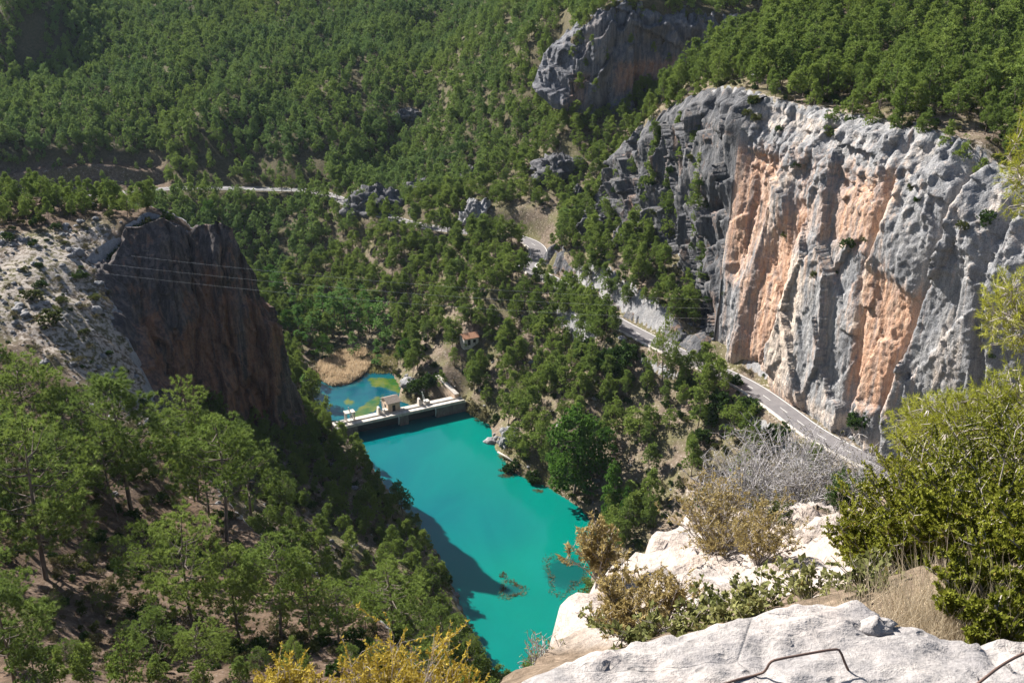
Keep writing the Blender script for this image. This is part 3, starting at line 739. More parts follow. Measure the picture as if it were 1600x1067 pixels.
def trunk_mesh(name, seed, H, r0, cen, nlimb, mat, lean=0.0, multi=0, sides=6):
    r = np.random.default_rng(seed+999)
    z = np.linspace(-0.6, H*0.94, 7)
    k = r.normal(size=(2, 2))*0.03*H
    P = np.stack([lean*z + k[0, 0]*np.sin(z/H*3) , k[0, 1]*np.sin(z/H*2.5), z], 1)
    P[:, :2] -= P[1, :2]*0
    Vs, Fs, n = [], [], 0
    def put(V, Fc):
        nonlocal n
        Vs.append(V); Fs.append(Fc+n); n += len(V)
    put(*tube_np(P, r0*(1-np.linspace(0, 0.86, 7)), sides))
    order = r.permutation(len(cen))[:nlimb]
    for i in order:
        c = cen[i]; zb = np.clip(c[2] - (0.25+0.5*r.random())*np.hypot(c[0], c[1]), H*0.18, H*0.9)
        b = np.array([np.interp(zb, z, P[:, 0]), np.interp(zb, z, P[:, 1]), zb])
        m = (b+c)/2 + np.array([0, 0, -0.04*H])
        put(*tube_np(np.stack([b, m, c]), r0*np.array([0.34, 0.24, 0.1]), 4))
    return mesh_np(name, np.concatenate(Vs), np.concatenate(Fs), mat)

def tree_kind(kind, nvar, **kw):
    out = []
    for i in range(nvar):
        a = dict(kw); a['seed'] = kw['seed']*100 + i
        sh = kw.get('shapes'); a.pop('shapes', None)
        if sh: a['shape'] = sh[i % len(sh)]
        r = np.random.default_rng(a['seed']+5)
        H = a.pop('H'); R = a.pop('R')*(0.85+0.35*r.random()); h0 = np.clip(a.pop('h0') + r.normal()*0.07, 0.05, 0.6)
        r0 = a.pop('r0'); nl = a.pop('nlimb'); bm = a.pop('bark'); lean = r.normal()*0.035
        cm, cen, cr = crown_mesh('crown', a.pop('seed'), H, R, h0, a.pop('nclump'), a.pop('ntuft'), a.pop('per'), a.pop('L'), a.pop('W'), a.pop('mat'), lean=lean, **a)
        tm = trunk_mesh('trunk', kw['seed']*100+i, H, r0, cen, nl, bm, lean)
        out.append((cm, tm, H))
    return out
KIND = {}
KIND['near'] = tree_kind('near', 7, seed=11, H=10, R=2.75, h0=0.36, nclump=44, ntuft=17, per=42, L=0.27, W=0.036, mat=M_PINE, shapes=['pine','pine','slim','pine','pine','pine','slim'], r0=0.15, nlimb=34, bark=M_BARK, rad=(0.17,0.31))
KIND['mid'] = tree_kind('mid', 7, seed=23, H=10, R=2.2, h0=0.26, nclump=28, ntuft=14, per=11, L=0.5, W=0.19, mat=M_PINE, shapes=['slim','pine','slim','pine','cone','pine','slim'], r0=0.15, nlimb=12, bark=M_BARK, rad=(0.24,0.42))
KIND['far'] = tree_kind('far', 6, seed=37, H=8, R=2.25, h0=0.20, nclump=18, ntuft=9, per=8, L=0.7, W=0.36, mat=M_PINE_FAR, shapes=['pine','slim','pine','pine','cone','pine'], r0=0.14, nlimb=0, bark=M_BARK, rad=(0.30,0.50))
KIND['broad'] = tree_kind('broad', 2, seed=41, H=16, R=5.6, h0=0.16, nclump=60, ntuft=26, per=12, L=0.45, W=0.30, mat=M_BROAD, shape='dome', r0=0.3, nlimb=20, bark=M_BARK, rad=(0.17,0.30))
KIND['poplar'] = tree_kind('poplar', 4, seed=53, H=14, R=1.75, h0=0.08, nclump=26, ntuft=14, per=9, L=0.42, W=0.26, mat=M_POPLAR, shapes=['column','slim','column','cone'], r0=0.18, nlimb=8, bark=M_BARK, rad=(0.34,0.55))
KIND['fir'] = tree_kind('fir', 3, seed=59, H=12, R=2.6, h0=0.03, nclump=46, ntuft=16, per=11, L=0.42, W=0.24, mat=M_BROAD, shape='cone', r0=0.2, nlimb=8, bark=M_BARK, rad=(0.20,0.34))
def bush_kind(nvar, seed, R, Hh, ncl, nt, per, L, W, mat, nlimb=7, r0=0.03):
    out = []
    for i in range(nvar):
        r = np.random.default_rng(seed+i)
        az = r.random(ncl)*6.283; rr = R*0.75*np.sqrt(r.random(ncl)); z = Hh*(0.28 + 0.5*r.random(ncl))*(1-0.45*(rr/R)**2)
        cen = np.stack([np.cos(az)*rr, np.sin(az)*rr, z], 1); cr = R*(0.22+0.2*r.random(ncl))
        p, d, idx = clump_tufts(r, cen, cr, nt, 0.4, Hh/R*0.8)
        V = blades(r, p, d + np.array([0, 0, 0.4]), L, W, per, 0.6)
        tint = np.repeat(np.clip(0.5*r.random(ncl)[idx] + 0.5*r.random(len(idx)), 0.02, 1), per*3)
        cm = mesh_np('foliage', V, np.arange(len(V)).reshape(-1, 3), mat, True, {'tint': ('POINT', tint)})
        Vs, Fs, n = [], [], 0
        for c in cen[:nlimb]:
            b = np.array([c[0]*0.15, c[1]*0.15, -0.15]); v, f = tube_np(np.stack([b, (b+c)/2+[0, 0, 0.05], c]), r0*np.array([1, 0.7, 0.3]), 4)
            Vs.append(v); Fs.append(f+n); n += len(v)
        out.append((cm, mesh_np('stem', np.concatenate(Vs), np.concatenate(Fs), M_TWIG), Hh))
    return out
KIND['bush'] = bush_kind(5, 700, 1.0, 1.25, 11, 12, 9, 0.22, 0.11, M_BUSH)
KIND['darkbush'] = bush_kind(4, 720, 1.0, 1.3, 14, 15, 10, 0.2, 0.13, M_DARKBUSH)
KIND['scrub'] = bush_kind(4, 740, 1.0, 0.9, 9, 9, 8, 0.26, 0.07, M_SCRUB)

_cnt = {}
def plant(kind, var, pos, h, rz, name, part, label, cat, group, wide=1.0):
    """one tree or bush: an Empty at its foot that parents crown and trunk (shared mesh data)"""
    cm, tm, H = KIND[kind][var % len(KIND[kind])]
    e = bpy.data.objects.new(name, None); e.empty_display_size = 0.3
    s = h/H; e.location = pos; e.rotation_euler = (0, 0, rz); e.scale = (s*wide, s*wide, s)
    C.objects.link(e)
    for nm, me in ((part[0], cm), (part[1], tm)):
        o = bpy.data.objects.new(nm, me); C.objects.link(o); o.parent = e
        o['src'] = 0; del o['src']
    tag(e, label, cat, group)
    _cnt.setdefault((kind, var % len(KIND[kind])), e)
    return e
def geo_scatter(name, pts, scl, rot, idx, sources, wide=None):
    """ONE object of kind stuff: many plants too many to count, drawn as instances of the meshes in sources"""
    me = bpy.data.meshes.new(name); n = len(pts)
    me.vertices.add(n); me.vertices.foreach_set('co', np.asarray(pts, np.float32).ravel())
    for nm, val, ty in (('s_xy', np.asarray(scl)*(1 if wide is None else wide), 'FLOAT'), ('s_z', scl, 'FLOAT'), ('rot', rot, 'FLOAT')):
        a = me.attributes.new(nm, ty, 'POINT'); a.data.foreach_set('value', np.asarray(val, np.float32))
    a = me.attributes.new('pick', 'INT', 'POINT'); a.data.foreach_set('value', np.asarray(idx, np.int32))
    me.update()
    o = obj(name, me); o['kind'] = 'stuff'
    g = bpy.data.node_groups.new(name, 'GeometryNodeTree')
    g.interface.new_socket('Geometry', in_out='INPUT', socket_type='NodeSocketGeometry'); g.interface.new_socket('Geometry', in_out='OUTPUT', socket_type='NodeSocketGeometry')
    N = g.nodes.new; Lk = g.links.new
    gi, go = N('NodeGroupInput'), N('NodeGroupOutput')
    ip = N('GeometryNodeInstanceOnPoints'); jn = N('GeometryNodeJoinGeometry')
    for s in reversed(sources):
        j2 = N('GeometryNodeJoinGeometry')
        for ob in s:
            oi = N('GeometryNodeObjectInfo'); oi.transform_space = 'ORIGINAL'; oi.inputs['Object'].default_value = ob; Lk(oi.outputs['Geometry'], j2.inputs[0])
        gt_ = N('GeometryNodeGeometryToInstance'); Lk(j2.outputs[0], gt_.inputs[0]); Lk(gt_.outputs[0], jn.inputs[0])
    def named(nm, ty):
        x = N('GeometryNodeInputNamedAttribute'); x.data_type = ty; x.inputs['Name'].default_value = nm; return x.outputs[0]
    cr = N('ShaderNodeCombineXYZ'); Lk(named('rot', 'FLOAT'), cr.inputs[2])
    cs = N('ShaderNodeCombineXYZ'); sx = named('s_xy', 'FLOAT'); Lk(sx, cs.inputs[0]); Lk(sx, cs.inputs[1]); Lk(named('s_z', 'FLOAT'), cs.inputs[2])
    Lk(gi.outputs[0], ip.inputs['Points']); Lk(jn.outputs[0], ip.inputs['Instance']); ip.inputs['Pick Instance'].default_value = True
    Lk(named('pick', 'INT'), ip.inputs['Instance Index']); Lk(cr.outputs[0], ip.inputs['Rotation']); Lk(cs.outputs[0], ip.inputs['Scale'])
    Lk(ip.outputs[0], go.inputs[0])
    o.modifiers.new('scatter', 'NODES').node_group = g
    return o
def sources_of(kind):
    """the children of a real planted individual for each variant of a kind"""
    return [list(_cnt[(kind, v)].children) for v in range(len(KIND[kind]))]

def scatter(x0, x1, y0, y1, cell, dens, r):
    """jittered grid of points; dens(x,y,px,py) gives the chance that a cell holds one"""
    gx, gy = np.meshgrid(np.arange(x0, x1, cell), np.arange(y0, y1, cell), indexing='ij')
    x = (gx + r.random(gx.shape)*cell*0.95).ravel(); y = (gy + r.random(gx.shape)*cell*0.95).ravel()
    z = ground(x, y); P = np.stack([x, y, z], 1); px, py, t = proj(P)
    k = r.random(len(x)) < dens(x, y, z, px, py, t)
    return P[k], px[k], py[k], t[k]
def in_px(poly, px, py): return poly_sd(poly, px, py) > 0
def visible(P, extra):
    """is the point `extra` above the foot seen past the terrain"""
    Q = P + np.array([0, 0, 1.0])*np.asarray(extra)[:, None]
    ok = np.ones(len(P), bool)
    for f in np.linspace(0.08, 0.97, 60):
        S = CAM + (Q-CAM)*f
        g = ground(S[:, 0], S[:, 1])
        ok &= S[:, 2] > g - 0.3
    return ok

r3 = np.random.default_rng(77)
def base_ok(x, y, z, px, py, t):
    sl = slope(x, y)
    d, _ = line_dist(ROADC, x, y)
    wsd = poly_sd(WATER_POLY, x, y); psd = poly_sd(POND_POLY, x, y)
    ok = (d > 5.2) & (wsd < -1.5) & (psd < -1.0) & (z > 0.25) & (px > -80) & (px < 1680) & (py > -140) & (py < 1180)
    for q in (C_POLY[:6], ): pass
    return ok.astype(float)*(1 - sstep(1.5, 2.3, sl))
OUT_C = []      # (x, y, radius): rock outcrops, kept clear of trees (filled below)
for (a, b, w_, h_) in [(588,312,44,28),(655,292,26,16),(875,258,40,24),(856,268,20,22),(930,352,26,20),(975,366,20,22),(800,680,20,14),(640,178,22,10),(735,268,14,10),(905,300,10,14),(745,330,26,22),(650,330,10,8)]:
    p = hit(a, b+h_*0.6); OUT_C.append((p, w_*np.linalg.norm(p-CAM)/F, h_*np.linalg.norm(p-CAM)/F))
def clear_of_rocks(x, y):
    k = np.ones(len(x))
    for p, rw_, rh_ in OUT_C: k *= (np.hypot(x-p[0], y-p[1]) > rw_*0.8)
    return k

# ---- the far wood: thousands of pines, one mass
def dens_far(x, y, z, px, py, t):
    d = base_ok(x, y, z, px, py, t)*clear_of_rocks(x, y)
    far = sstep(318, 335, y)
    ts = poly_sd(TERR, x, y)
    d = d*far*np.where(ts > 0, 0.30, 1.0)
    d *= np.where((ts > 0) & (slope(x, y) > 0.45), 0.12, 1.0)
    d *= 1 - 0.9*sstep(0, 3, poly_sd(C_POLY, x, y))
    d *= np.where(in_px([(905,-60),(1120,-60),(1120,60),(1080,40),(960,30),(940,0)], px, py), 0.75, 1)
    d *= np.where(in_px([(45,40),(75,50),(70,85),(30,110),(25,70)], px, py), 0.05, 1)
    d *= np.where(in_px([(720,315),(800,330),(800,365),(720,350)], px, py), 0.15, 1)
    d *= np.where(in_px([(300,255),(440,240),(450,285),(300,285)], px, py), 0.45, 1)
    n = fbm(x/40, y/40, 1.5, 3)
    return d*np.clip(0.94 - 0.35*sstep(0.25, 0.8, n), 0, 1)
FAR, fpx, fpy, ft = scatter(-330, 230, 318, 860, 3.65, dens_far, r3)
FAR = np.concatenate([FAR]); vis = visible(FAR, np.full(len(FAR), 6.0)); FAR = FAR[vis]
fd = np.linalg.norm(FAR-CAM, axis=1)

HOUSE = hit(733, 538)
# ---- pines of the gorge itself
def dens_mid(x, y, z, px, py, t):
    d = base_ok(x, y, z, px, py, t)*clear_of_rocks(x, y)*(1-sstep(316, 334, y))
    d *= 1 - sstep(-1, 1, poly_sd(BARE_W, x, y))*0.97
    inB = poly_sd(B_POLY, x, y); inC = poly_sd(C_POLY, x, y)
    d *= np.where(np.abs(inC) < 3.5, 0, 1)*np.where((np.abs(inB) < 2.0) & (y > 185), 0, 1)
    dr, _ = line_dist([p[:2] for p in MAIN_RIM], x, y)
    d *= np.where((inC > 0) & (dr < 9), 0.10, 1.0)
    left_near = (inB > 2) & (y < 212)
    d *= np.where(left_near, 0.0, 1.0)                      # the pines of the near slope are set one by one
    d *= np.where((inB > 0) & (y > 212), np.where(y > 224, 1.0, 0.25), 1)
    d *= np.where(in_px([(1075,630),(1240,690),(1260,820),(1020,900),(1010,770)], px, py), 0.22, 1)
    d *= np.where(in_px([(720,640),(800,650),(880,720),(990,790),(930,830),(790,740)], px, py), 0.5, 1)
    d *= np.where(in_px([(620,560),(720,560),(740,640),(620,640)], px, py), 0.45, 1)
    d *= np.where(in_px([(470,540),(625,535),(620,600),(480,620)], px, py), 0.0, 1)
    d *= np.where(in_px([(400,420),(560,420),(610,540),(450,560)], px, py), 0.25, 1)
    d *= np.where(in_px([(850,640),(1000,640),(1000,800),(850,770)], px, py), 0.3, 1)
    d *= np.where(in_px([(930,520),(1030,510),(1040,590),(930,600)], px, py), 0.05, 1)
    d *= np.where(in_px([(960,475),(1115,490),(1115,560),(1000,520)], px, py), 0.5, 1)
    d *= np.where(in_px([(820,400),(880,400),(880,450),(830,440)], px, py), 0.15, 1)
    d *= np.where((inC < 0) & (dr < 16) & (px > 1105), 0.0, 1)
    d *= np.where((inC < 0) & in_px([(925,250),(1110,130),(1112,400),(1050,385),(985,360),(930,345)], px, py), 0.15, 1)
    d *= np.where(in_px([(830,1090),(990,850),(1130,815),(1250,760),(1700,760),(1700,1200),(830,1200)], px, py), 0.12, 1)
    d *= np.where(np.hypot(x-HOUSE[0]-1, y-HOUSE[1]+3) < 4.2, 0, 1)
    d *= np.where((inB > -1) & (np.hypot(x+68, y-236) < 9), 0, 1)
    return np.clip(d*0.9, 0, 1)
MID, mpx, mpy, mt = scatter(-260, 240, 100, 336, 3.9, dens_mid, r3)
mh = 8.6*(0.62 + 0.62*r3.random(len(MID)))
inC_ = poly_sd(C_POLY, MID[:, 0], MID[:, 1]) > 0
inB_ = poly_sd(B_POLY, MID[:, 0], MID[:, 1]) > 0
mh = np.where(inC_, mh*1.12, mh); mh = np.where(inB_, mh*0.78, mh)
dark_bank = (~inB_) & (poly_sd([(10,100),(12,150),(-2,170),(-14,192),(-30,216),(-48,250),(-60,235),(-76,196),(-45,140),(-8,92)], MID[:, 0], MID[:, 1]) > -1)
mh = np.where(dark_bank, mh*0.72, mh)
keep = visible(MID, mh*0.8)
MID, mh, inC_, inB_, dark_bank, mpx, mpy, mt = MID[keep], mh[keep], inC_[keep], inB_[keep], dark_bank[keep], mpx[keep], mpy[keep], mt[keep]
print('far', len(FAR), 'mid', len(MID), 'plateau', inC_.sum(), 'dark', dark_bank.sum())
# ------------------------------------------------------------------ single pines of the near slope, set by the foot and the height each shows
NEAR = [  # foot px, foot py, top py, variant, width, label
 (72,905,655,0,1.05,'tall pine with bare lower trunk beside the brown gully path'),
 (38,860,640,3,1.1,'broad pine at the frame edge behind the bare trunked pine'),
 (2,985,845,1,1.2,'dark pine half cut off by the frame edge above the gully'),
 (25,1075,900,4,1.2,'shaded pine low in the corner below the gully path'),
 (185,815,665,1,1.0,'bushy pine uphill of the brown needle bank'),
 (205,800,592,4,1.15,'large round pine just below the white rock slope'),
 (310,782,602,0,0.95,'bare trunked pine at the head of the brown needle bank'),
 (327,808,640,3,0.7,'slender pine between the two tall trunks on the needle bank'),
 (354,845,655,5,1.1,'big dark trunked pine standing alone on the needle bank'),
 (393,815,662,4,0.95,'rounded pine at the rim with crown against the dark cliff'),
 (448,800,737,2,0.9,'small pointed young pine on the rim of the dark bank'),
 (235,945,815,2,1.0,'narrow bright pine uphill of the forked pine'),
 (303,985,792,0,1.0,'forked pale trunked pine in the middle of the slope'),
 (375,1005,845,3,1.0,'leaning pine with thin grey trunk downhill of the forked pine'),
 (438,1000,832,5,1.1,'sunlit pine with pale trunk near the rim bushes'),
 (485,995,875,4,1.1,'spreading pine on the rim above the dark bank'),
 (530,1010,905,1,1.1,'low wide pine at the rim beside the reddish ground'),
 (615,1000,872,0,1.35,'open crowned pine with bare stems above the yellow shrubs'),
 (690,1035,938,4,1.0,'small pine clump hanging over the dark drop to the water'),
 (735,1040,985,1,0.9,'little pine sprig lowest on the rim over the lagoon'),
 (125,735,598,3,1.2,'pine right under the pale track of the white slope'),
 (60,705,560,1,1.1,'greyish pine beside the fallen dead branches'),
 (15,660,545,4,1.1,'pine at the frame edge under the white rock slope'),
 (150,775,655,5,1.1,'shaded pine in front of the large round pine'),
 (105,800,668,0,1.0,'pine behind the tall bare trunked pine, crown full'),
 (250,1055,945,4,1.2,'short bushy pine at the foot of the forked pine'),
 (325,1070,965,1,1.2,'short green pine below the stony gully'),
 (465,1075,990,2,0.8,'young cone shaped pine beside the yellow shrubs'),
 (265,700,640,1,0.9,'small pine on the lip of the shaded cliff'),
 (8,770,640,5,1.1,'dense pine in the shade of the frame edge'),
 (175,700,600,0,0.9,'thin pine on the pale track by the white rock'),
 (400,930,860,1,1.0,'low round pine tucked behind the sunlit pine'),
 (150,640,585,2,0.8,'small pine on the lower white rocks'),
 (570,985,915,2,0.9,'narrow little pine between the wide pine and the open crowned one'),
]
NPOS = []
for i, (fx, fy, ty, v, wd, lab) in enumerate(NEAR):
    p = hit(fx, fy); t = (p-CAM) @ FW
    h = (fy-ty)/F*t/math.cos(math.radians(28))*1.02
    NPOS.append(p)
    plant('near', v, tuple(p - np.array([0, 0, 0.1])), h, r3.random()*6.28, 'pine_tree', ('crown', 'trunk'), lab, 'pine tree', 'pines of the sunny slope facing the lagoon', wd)

# ------------------------------------------------------------------ the pines of the gorge: the largest in view are things, the rest belong to the forest
LAND = [(np.array(PZ(640,645,3))[:2], 'dam'), (np.array(PZ(733,525,16))[:2], 'small white house'), (np.array(PZ(830,412,30))[:2], 'road bend'), (np.array(PZ(780,366,31))[:2], 'upper road gap'),
        (np.array(PZ(540,578,1))[:2], 'reed bed'), (np.array(PZ(985,550,28))[:2], 'round dark bushes'), (np.array(PZ(900,740,5))[:2], 'big broadleaf tree'), (np.array(PZ(1150,620,28))[:2], 'roadside bushes'),
        (MAIN_RIM[0][:2], 'end of the streaked cliff'), (MAIN_RIM[4][:2], 'middle of the streaked cliff'), (MAIN_RIM[8][:2], 'grey end of the streaked cliff'), (np.array([33, 290]), 'grey bluff'),
        (np.array([100, 270]), 'open clearing on the plateau'), (np.array([140, 230]), 'high end of the plateau'), (np.array([60, 310]), 'plateau saddle'), (np.array([-85, 240]), 'cliff summit'), (np.array([-140, 240]), 'ridge shoulder'),
        (np.array(PZ(690,860,0))[:2], 'weed patches'), (np.array(PZ(600,740,0))[:2], 'upper lagoon'), (np.array(PZ(800,700,5))[:2], 'rocky shore'), (np.array(PZ(460,430,8))[:2], 'poplars'), (np.array(PZ(950,420,38))[:2], 'road cutting')]
SHAPE = ['slender', 'rounded', 'slender', 'rounded', 'pointed', 'full', 'slender']
psize = mh/mt*F
order = np.argsort(-psize)
EXTRA = []
for fx, fy, hh in [(860,455,9),(878,470,8.5),(893,480,9),(908,492,8),(922,498,9),(938,508,8),(846,440,8),(955,516,7),(868,478,8),(900,505,7),(925,520,8),(835,452,9),(880,500,8)]:
    EXTRA.append((fx, fy, hh, 'pine standing below the road where it turns into the wood', 'pines masking the road from the valley'))
for fx, fy, hh in [(760,380,8),(735,374,9),(712,372,8),(690,368,9),(668,362,8),(645,358,8),(622,350,8),(600,343,9),(580,338,8),(815,385,8),(800,380,9)]:
    EXTRA.append((fx, fy, hh, 'pine standing along the upper road between the rock outcrops', 'pines along the upper road'))
for fx, fy, hh in [(985,216,6),(1000,206,7),(1020,196,6),(1045,182,7),(1065,172,6),(1085,158,7),(960,240,6),(948,268,6),(940,300,7),(1100,146,6)]:
    EXTRA.append((fx, fy, hh, 'pine on the rim of the grey broken bluff', 'pines on the rim of the grey bluff'))
for fx, fy, hh in [(965,345,7),(990,350,8),(1015,362,7),(1042,372,8),(1068,386,7),(1090,410,8),(1098,440,7),(1030,330,6),(1060,345,6),(975,310,6),(1000,300,5),(1085,350,6)]:
    EXTRA.append((fx, fy, hh, 'pine rooted in the lower ledges of the grey broken bluff', 'pines in the lower ledges of the grey bluff'))
for fx, fy, hh in [(1300,212,7),(1330,208,8),(1360,215,7),(1395,222,8),(1240,168,8),(1270,176,8),(1210,158,7),(1440,232,8),(1475,250,8),(1500,275,7),(1530,300,8),(1560,330,7)]:
    EXTRA.append((fx, fy, hh, 'rim pine at the very edge over the streaked cliff', 'rim pines over the streaked cliff'))
for fx, fy, hh in [(905,72,7),(915,52,8),(925,32,7),(940,22,8),(955,17,7),(975,27,7),(1000,37,8),(1020,32,7),(1045,32,8),(1070,42,7),(1090,52,8),(890,100,7),(958,48,6),(1030,52,6),(985,20,8),(1060,20,8),(870,110,7),(900,130,6)]:
    EXTRA.append((fx, fy, hh, 'pine on top of the bluish shaded cliff high in the wood', 'pines on top of the upper cliff'))
for fx, fy, hh in [(965,168,9),(1000,158,9),(1030,152,8),(1060,146,9),(940,176,8),(985,170,8)]:
    EXTRA.append((fx, fy, hh, 'pine standing at the foot of the bluish shaded cliff', 'pines at the foot of the upper cliff'))
for fx, fy, hh in [(470,303,9),(490,305,9),(508,309,9),(528,316,9),(548,322,9),(566,330,9),(586,338,9),(606,346,9),(650,353,9),(676,365,9),(700,368,9),(455,302,8),(440,301,8)]:
    EXTRA.append((fx, fy, hh, 'pine hiding the upper road as it crosses the side valley', 'pines hiding the upper road'))
for fx, fy, hh in [(1000,240,8),(1020,262,9),(1045,235,8),(1065,262,9),(1085,230,8),(985,268,8),(1010,292,9),(1040,302,9),(1070,310,9),(1090,290,8),(965,288,8),(1005,325,9),(1045,342,9),(1080,330,8),(1095,380,9),(1020,220,7),(1060,205,7)]:
    EXTRA.append((fx, fy, hh, 'pine clinging to the upper ledges of the grey broken bluff', 'pines in the upper ledges of the grey bluff'))
for fx, fy, hh in [(895,95,7),(915,110,7),(905,145,8),(930,150,8),(945,100,6),(925,75,6),(985,70,5),(1020,85,5),(1045,100,6),(1060,75,5)]:
    EXTRA.append((fx, fy, hh, 'pine in the ledges of the bluish shaded cliff', 'pines in the upper cliff ledges'))
for fx, fy, hh in [(60,1085,6),(140,1080,6),(200,1078,6),(12,1040,7),(250,1085,5),(320,1085,5),(95,1070,5),(380,1082,5)]:
    EXTRA.append((fx, fy, hh, 'pine top showing at the lower frame edge of the near slope', 'pines at the lower frame edge'))
for fx, fy, hh in [(1078,140,6),(1098,128,7),(1112,124,7),(1128,122,6),(1145,126,7),(1162,132,6),(1180,140,7),(1088,134,5),(1136,130,5)]:
    EXTRA.append((fx, fy, hh, 'pine on the pale cap where the streaked cliff begins', 'pines on the cap of the streaked cliff'))
for fx, fy, hh in [(900,490,11),(908,498,11),(917,504,11),(926,509,12),(936,514,11),(946,521,11),(892,482,11),(884,474,10),(957,527,10)]:
    EXTRA.append((fx, fy, hh, 'tall pine screening the pale road cutting', 'tall pines screening the road cutting'))
for fx, fy, hh in [(905,430,8),(925,440,8),(945,452,9),(965,462,8),(985,470,8),(1005,478,7),(1025,486,8),(1045,492,7),(915,450,8),(950,470,8),(975,482,7),(895,420,8),(935,432,7),(1065,498,7)]:
    EXTRA.append((fx, fy, hh, 'pine on the pale bank between the road and the grey bluff', 'pines on the bank above the road'))
EXTRA.append((728, 552, 6, 'pine half covering the little white house', 'pine at the house'))
YOUNG = [(90,960,3.5),(140,880,4),(215,900,4.5),(270,860,4),(330,905,4),(350,1030,4),(420,905,4),(455,930,4.5),(510,945,4),(545,1050,4),(590,1040,3.5),(200,1010,4),(160,950,3.5),(110,1045,4),(290,1020,3.5),(405,1050,3.5),(345,870,3.5),(190,870,4),(60,980,4),(655,1055,4)]
N_SINGLE = 300 - len(NEAR) - 6 - len(EXTRA) - len(YOUNG)
inframe = (mpx > 2) & (mpx < 1598) & (mpy > 12) & (mpy - psize*0.5 < 1060) & ~in_px([(830,1090),(990,850),(1130,815),(1250,760),(1700,760),(1700,1200),(830,1200)], mpx, mpy)
order = [i for i in order if inframe[i]]
pick = set(order[:N_SINGLE])
t1, t2 = np.percentile(mh, 40), np.percentile(mh, 75)
def size_word(h): return 'short' if h < t1 else ('tall' if h > t2 else 'middling')
mvar = r3.integers(0, 7, len(MID)); mrot = r3.random(len(MID))*6.28; mwide = 0.8 + 0.35*r3.random(len(MID))
rest = []
for i in range(len(MID)):
    if i not in pick: rest.append(i); continue
    x, y = MID[i, :2]
    if inC_[i]: zone = 'on the cliff plateau'
    elif inB_[i]: zone = 'on the white slope ridge'
    elif dark_bank[i]: zone = 'on the shaded lagoon bank'
    else:
        d, _ = line_dist(ROADC, np.array([x]), np.array([y]))
        zr = np.interp(_[0], np.arange(len(ROADC))*2.0, ROADC[:, 2])
        zone = 'uphill of the road' if MID[i, 2] > zr + 1.0 else 'below the road'
    ln = min(LAND, key=lambda q: np.hypot(q[0][0]-x, q[0][1]-y))[1]
    plant('mid', mvar[i], tuple(MID[i] - np.array([0, 0, 0.1])), mh[i], mrot[i], 'pine_tree', ('crown', 'trunk'),
          f'{size_word(mh[i])} {SHAPE[mvar[i]]} pine {zone}, near the {ln}', 'pine tree', f'pines {zone}, near the {ln}', mwide[i])
# the nearest trees of the far wood stand as things too
fo = [i for i in np.argsort(fd) if 20 < proj(FAR[i:i+1])[0][0] < 1500 and proj(FAR[i:i+1])[1][0] > 60][:6]
for k, i in enumerate(fo):
    plant('far', k, tuple(FAR[i] - np.array([0, 0, 0.1])), 7.5, r3.random()*6.28, 'pine_tree', ('crown', 'trunk'), 'bluish pine at the front edge of the far wood behind the gorge', 'pine tree', 'front pines of the far wood')
FAR = np.delete(FAR, fo, 0)
srcs = sources_of('mid') + sources_of('far')
nf = len(FAR)
pts = np.concatenate([MID[rest], FAR]); pts[:, 2] -= 0.15
ts_f = poly_sd(TERR, FAR[:, 0], FAR[:, 1]) > 0
fh = 6.6*(0.5 + 0.85*r3.random(nf)); fh = np.where(ts_f, fh*0.62, fh)
fdist = np.linalg.norm(FAR-CAM, axis=1)
fk = np.where(fdist < 400, r3.integers(0, 7, nf), 7 + r3.integers(0, 6, nf))
fs = np.where(fk < 7, fh/10.0*1.05, fh/8.0)
sc_ = np.concatenate([mh[rest]/10.0, fs]); wd_ = np.concatenate([mwide[rest], np.where(fk < 7, 1.15, 0.72+0.34*r3.random(nf))])
ix = np.concatenate([mvar[rest], fk])
geo_scatter('forest', pts, sc_, r3.random(len(pts))*6.28, ix, srcs, wd_)
print('forest', len(pts), 'single', len(pick))

for k, (fx, fy, hh, lab, grp) in enumerate(EXTRA):
    p = hit(fx, fy)
    if 'ledges' in lab:
        q = (CU_P if 'bluish' in lab else CB_P).reshape(-1, 3); qx, qy, _t = proj(q); i = np.argmin((qx-fx)**2 + (qy-fy)**2)
        if 'ledges' in lab and (qx[i]-fx)**2 + (qy[i]-fy)**2 < 60: p = q[i] - (CU_N if 'bluish' in lab else CB_N).mean(0)*0.6 - np.array([0, 0, 0.5])
    plant('mid', int(r3.integers(0, 7)), tuple(p - np.array([0, 0, 0.15])), hh*(0.8+0.35*r3.random()), r3.random()*6.28, 'pine_tree', ('crown', 'trunk'), lab, 'pine tree', grp, 0.85+0.25*r3.random())
for k, (fx, fy, hh) in enumerate(YOUNG):
    p = hit(fx, fy)
    plant('near', int(r3.integers(0, 7)), tuple(p - np.array([0, 0, 0.15])), hh, r3.random()*6.28, 'pine_tree', ('crown', 'trunk'), 'low young pine growing between the tall pines of the near slope', 'pine tree', 'young pines of the near slope', 1.25)

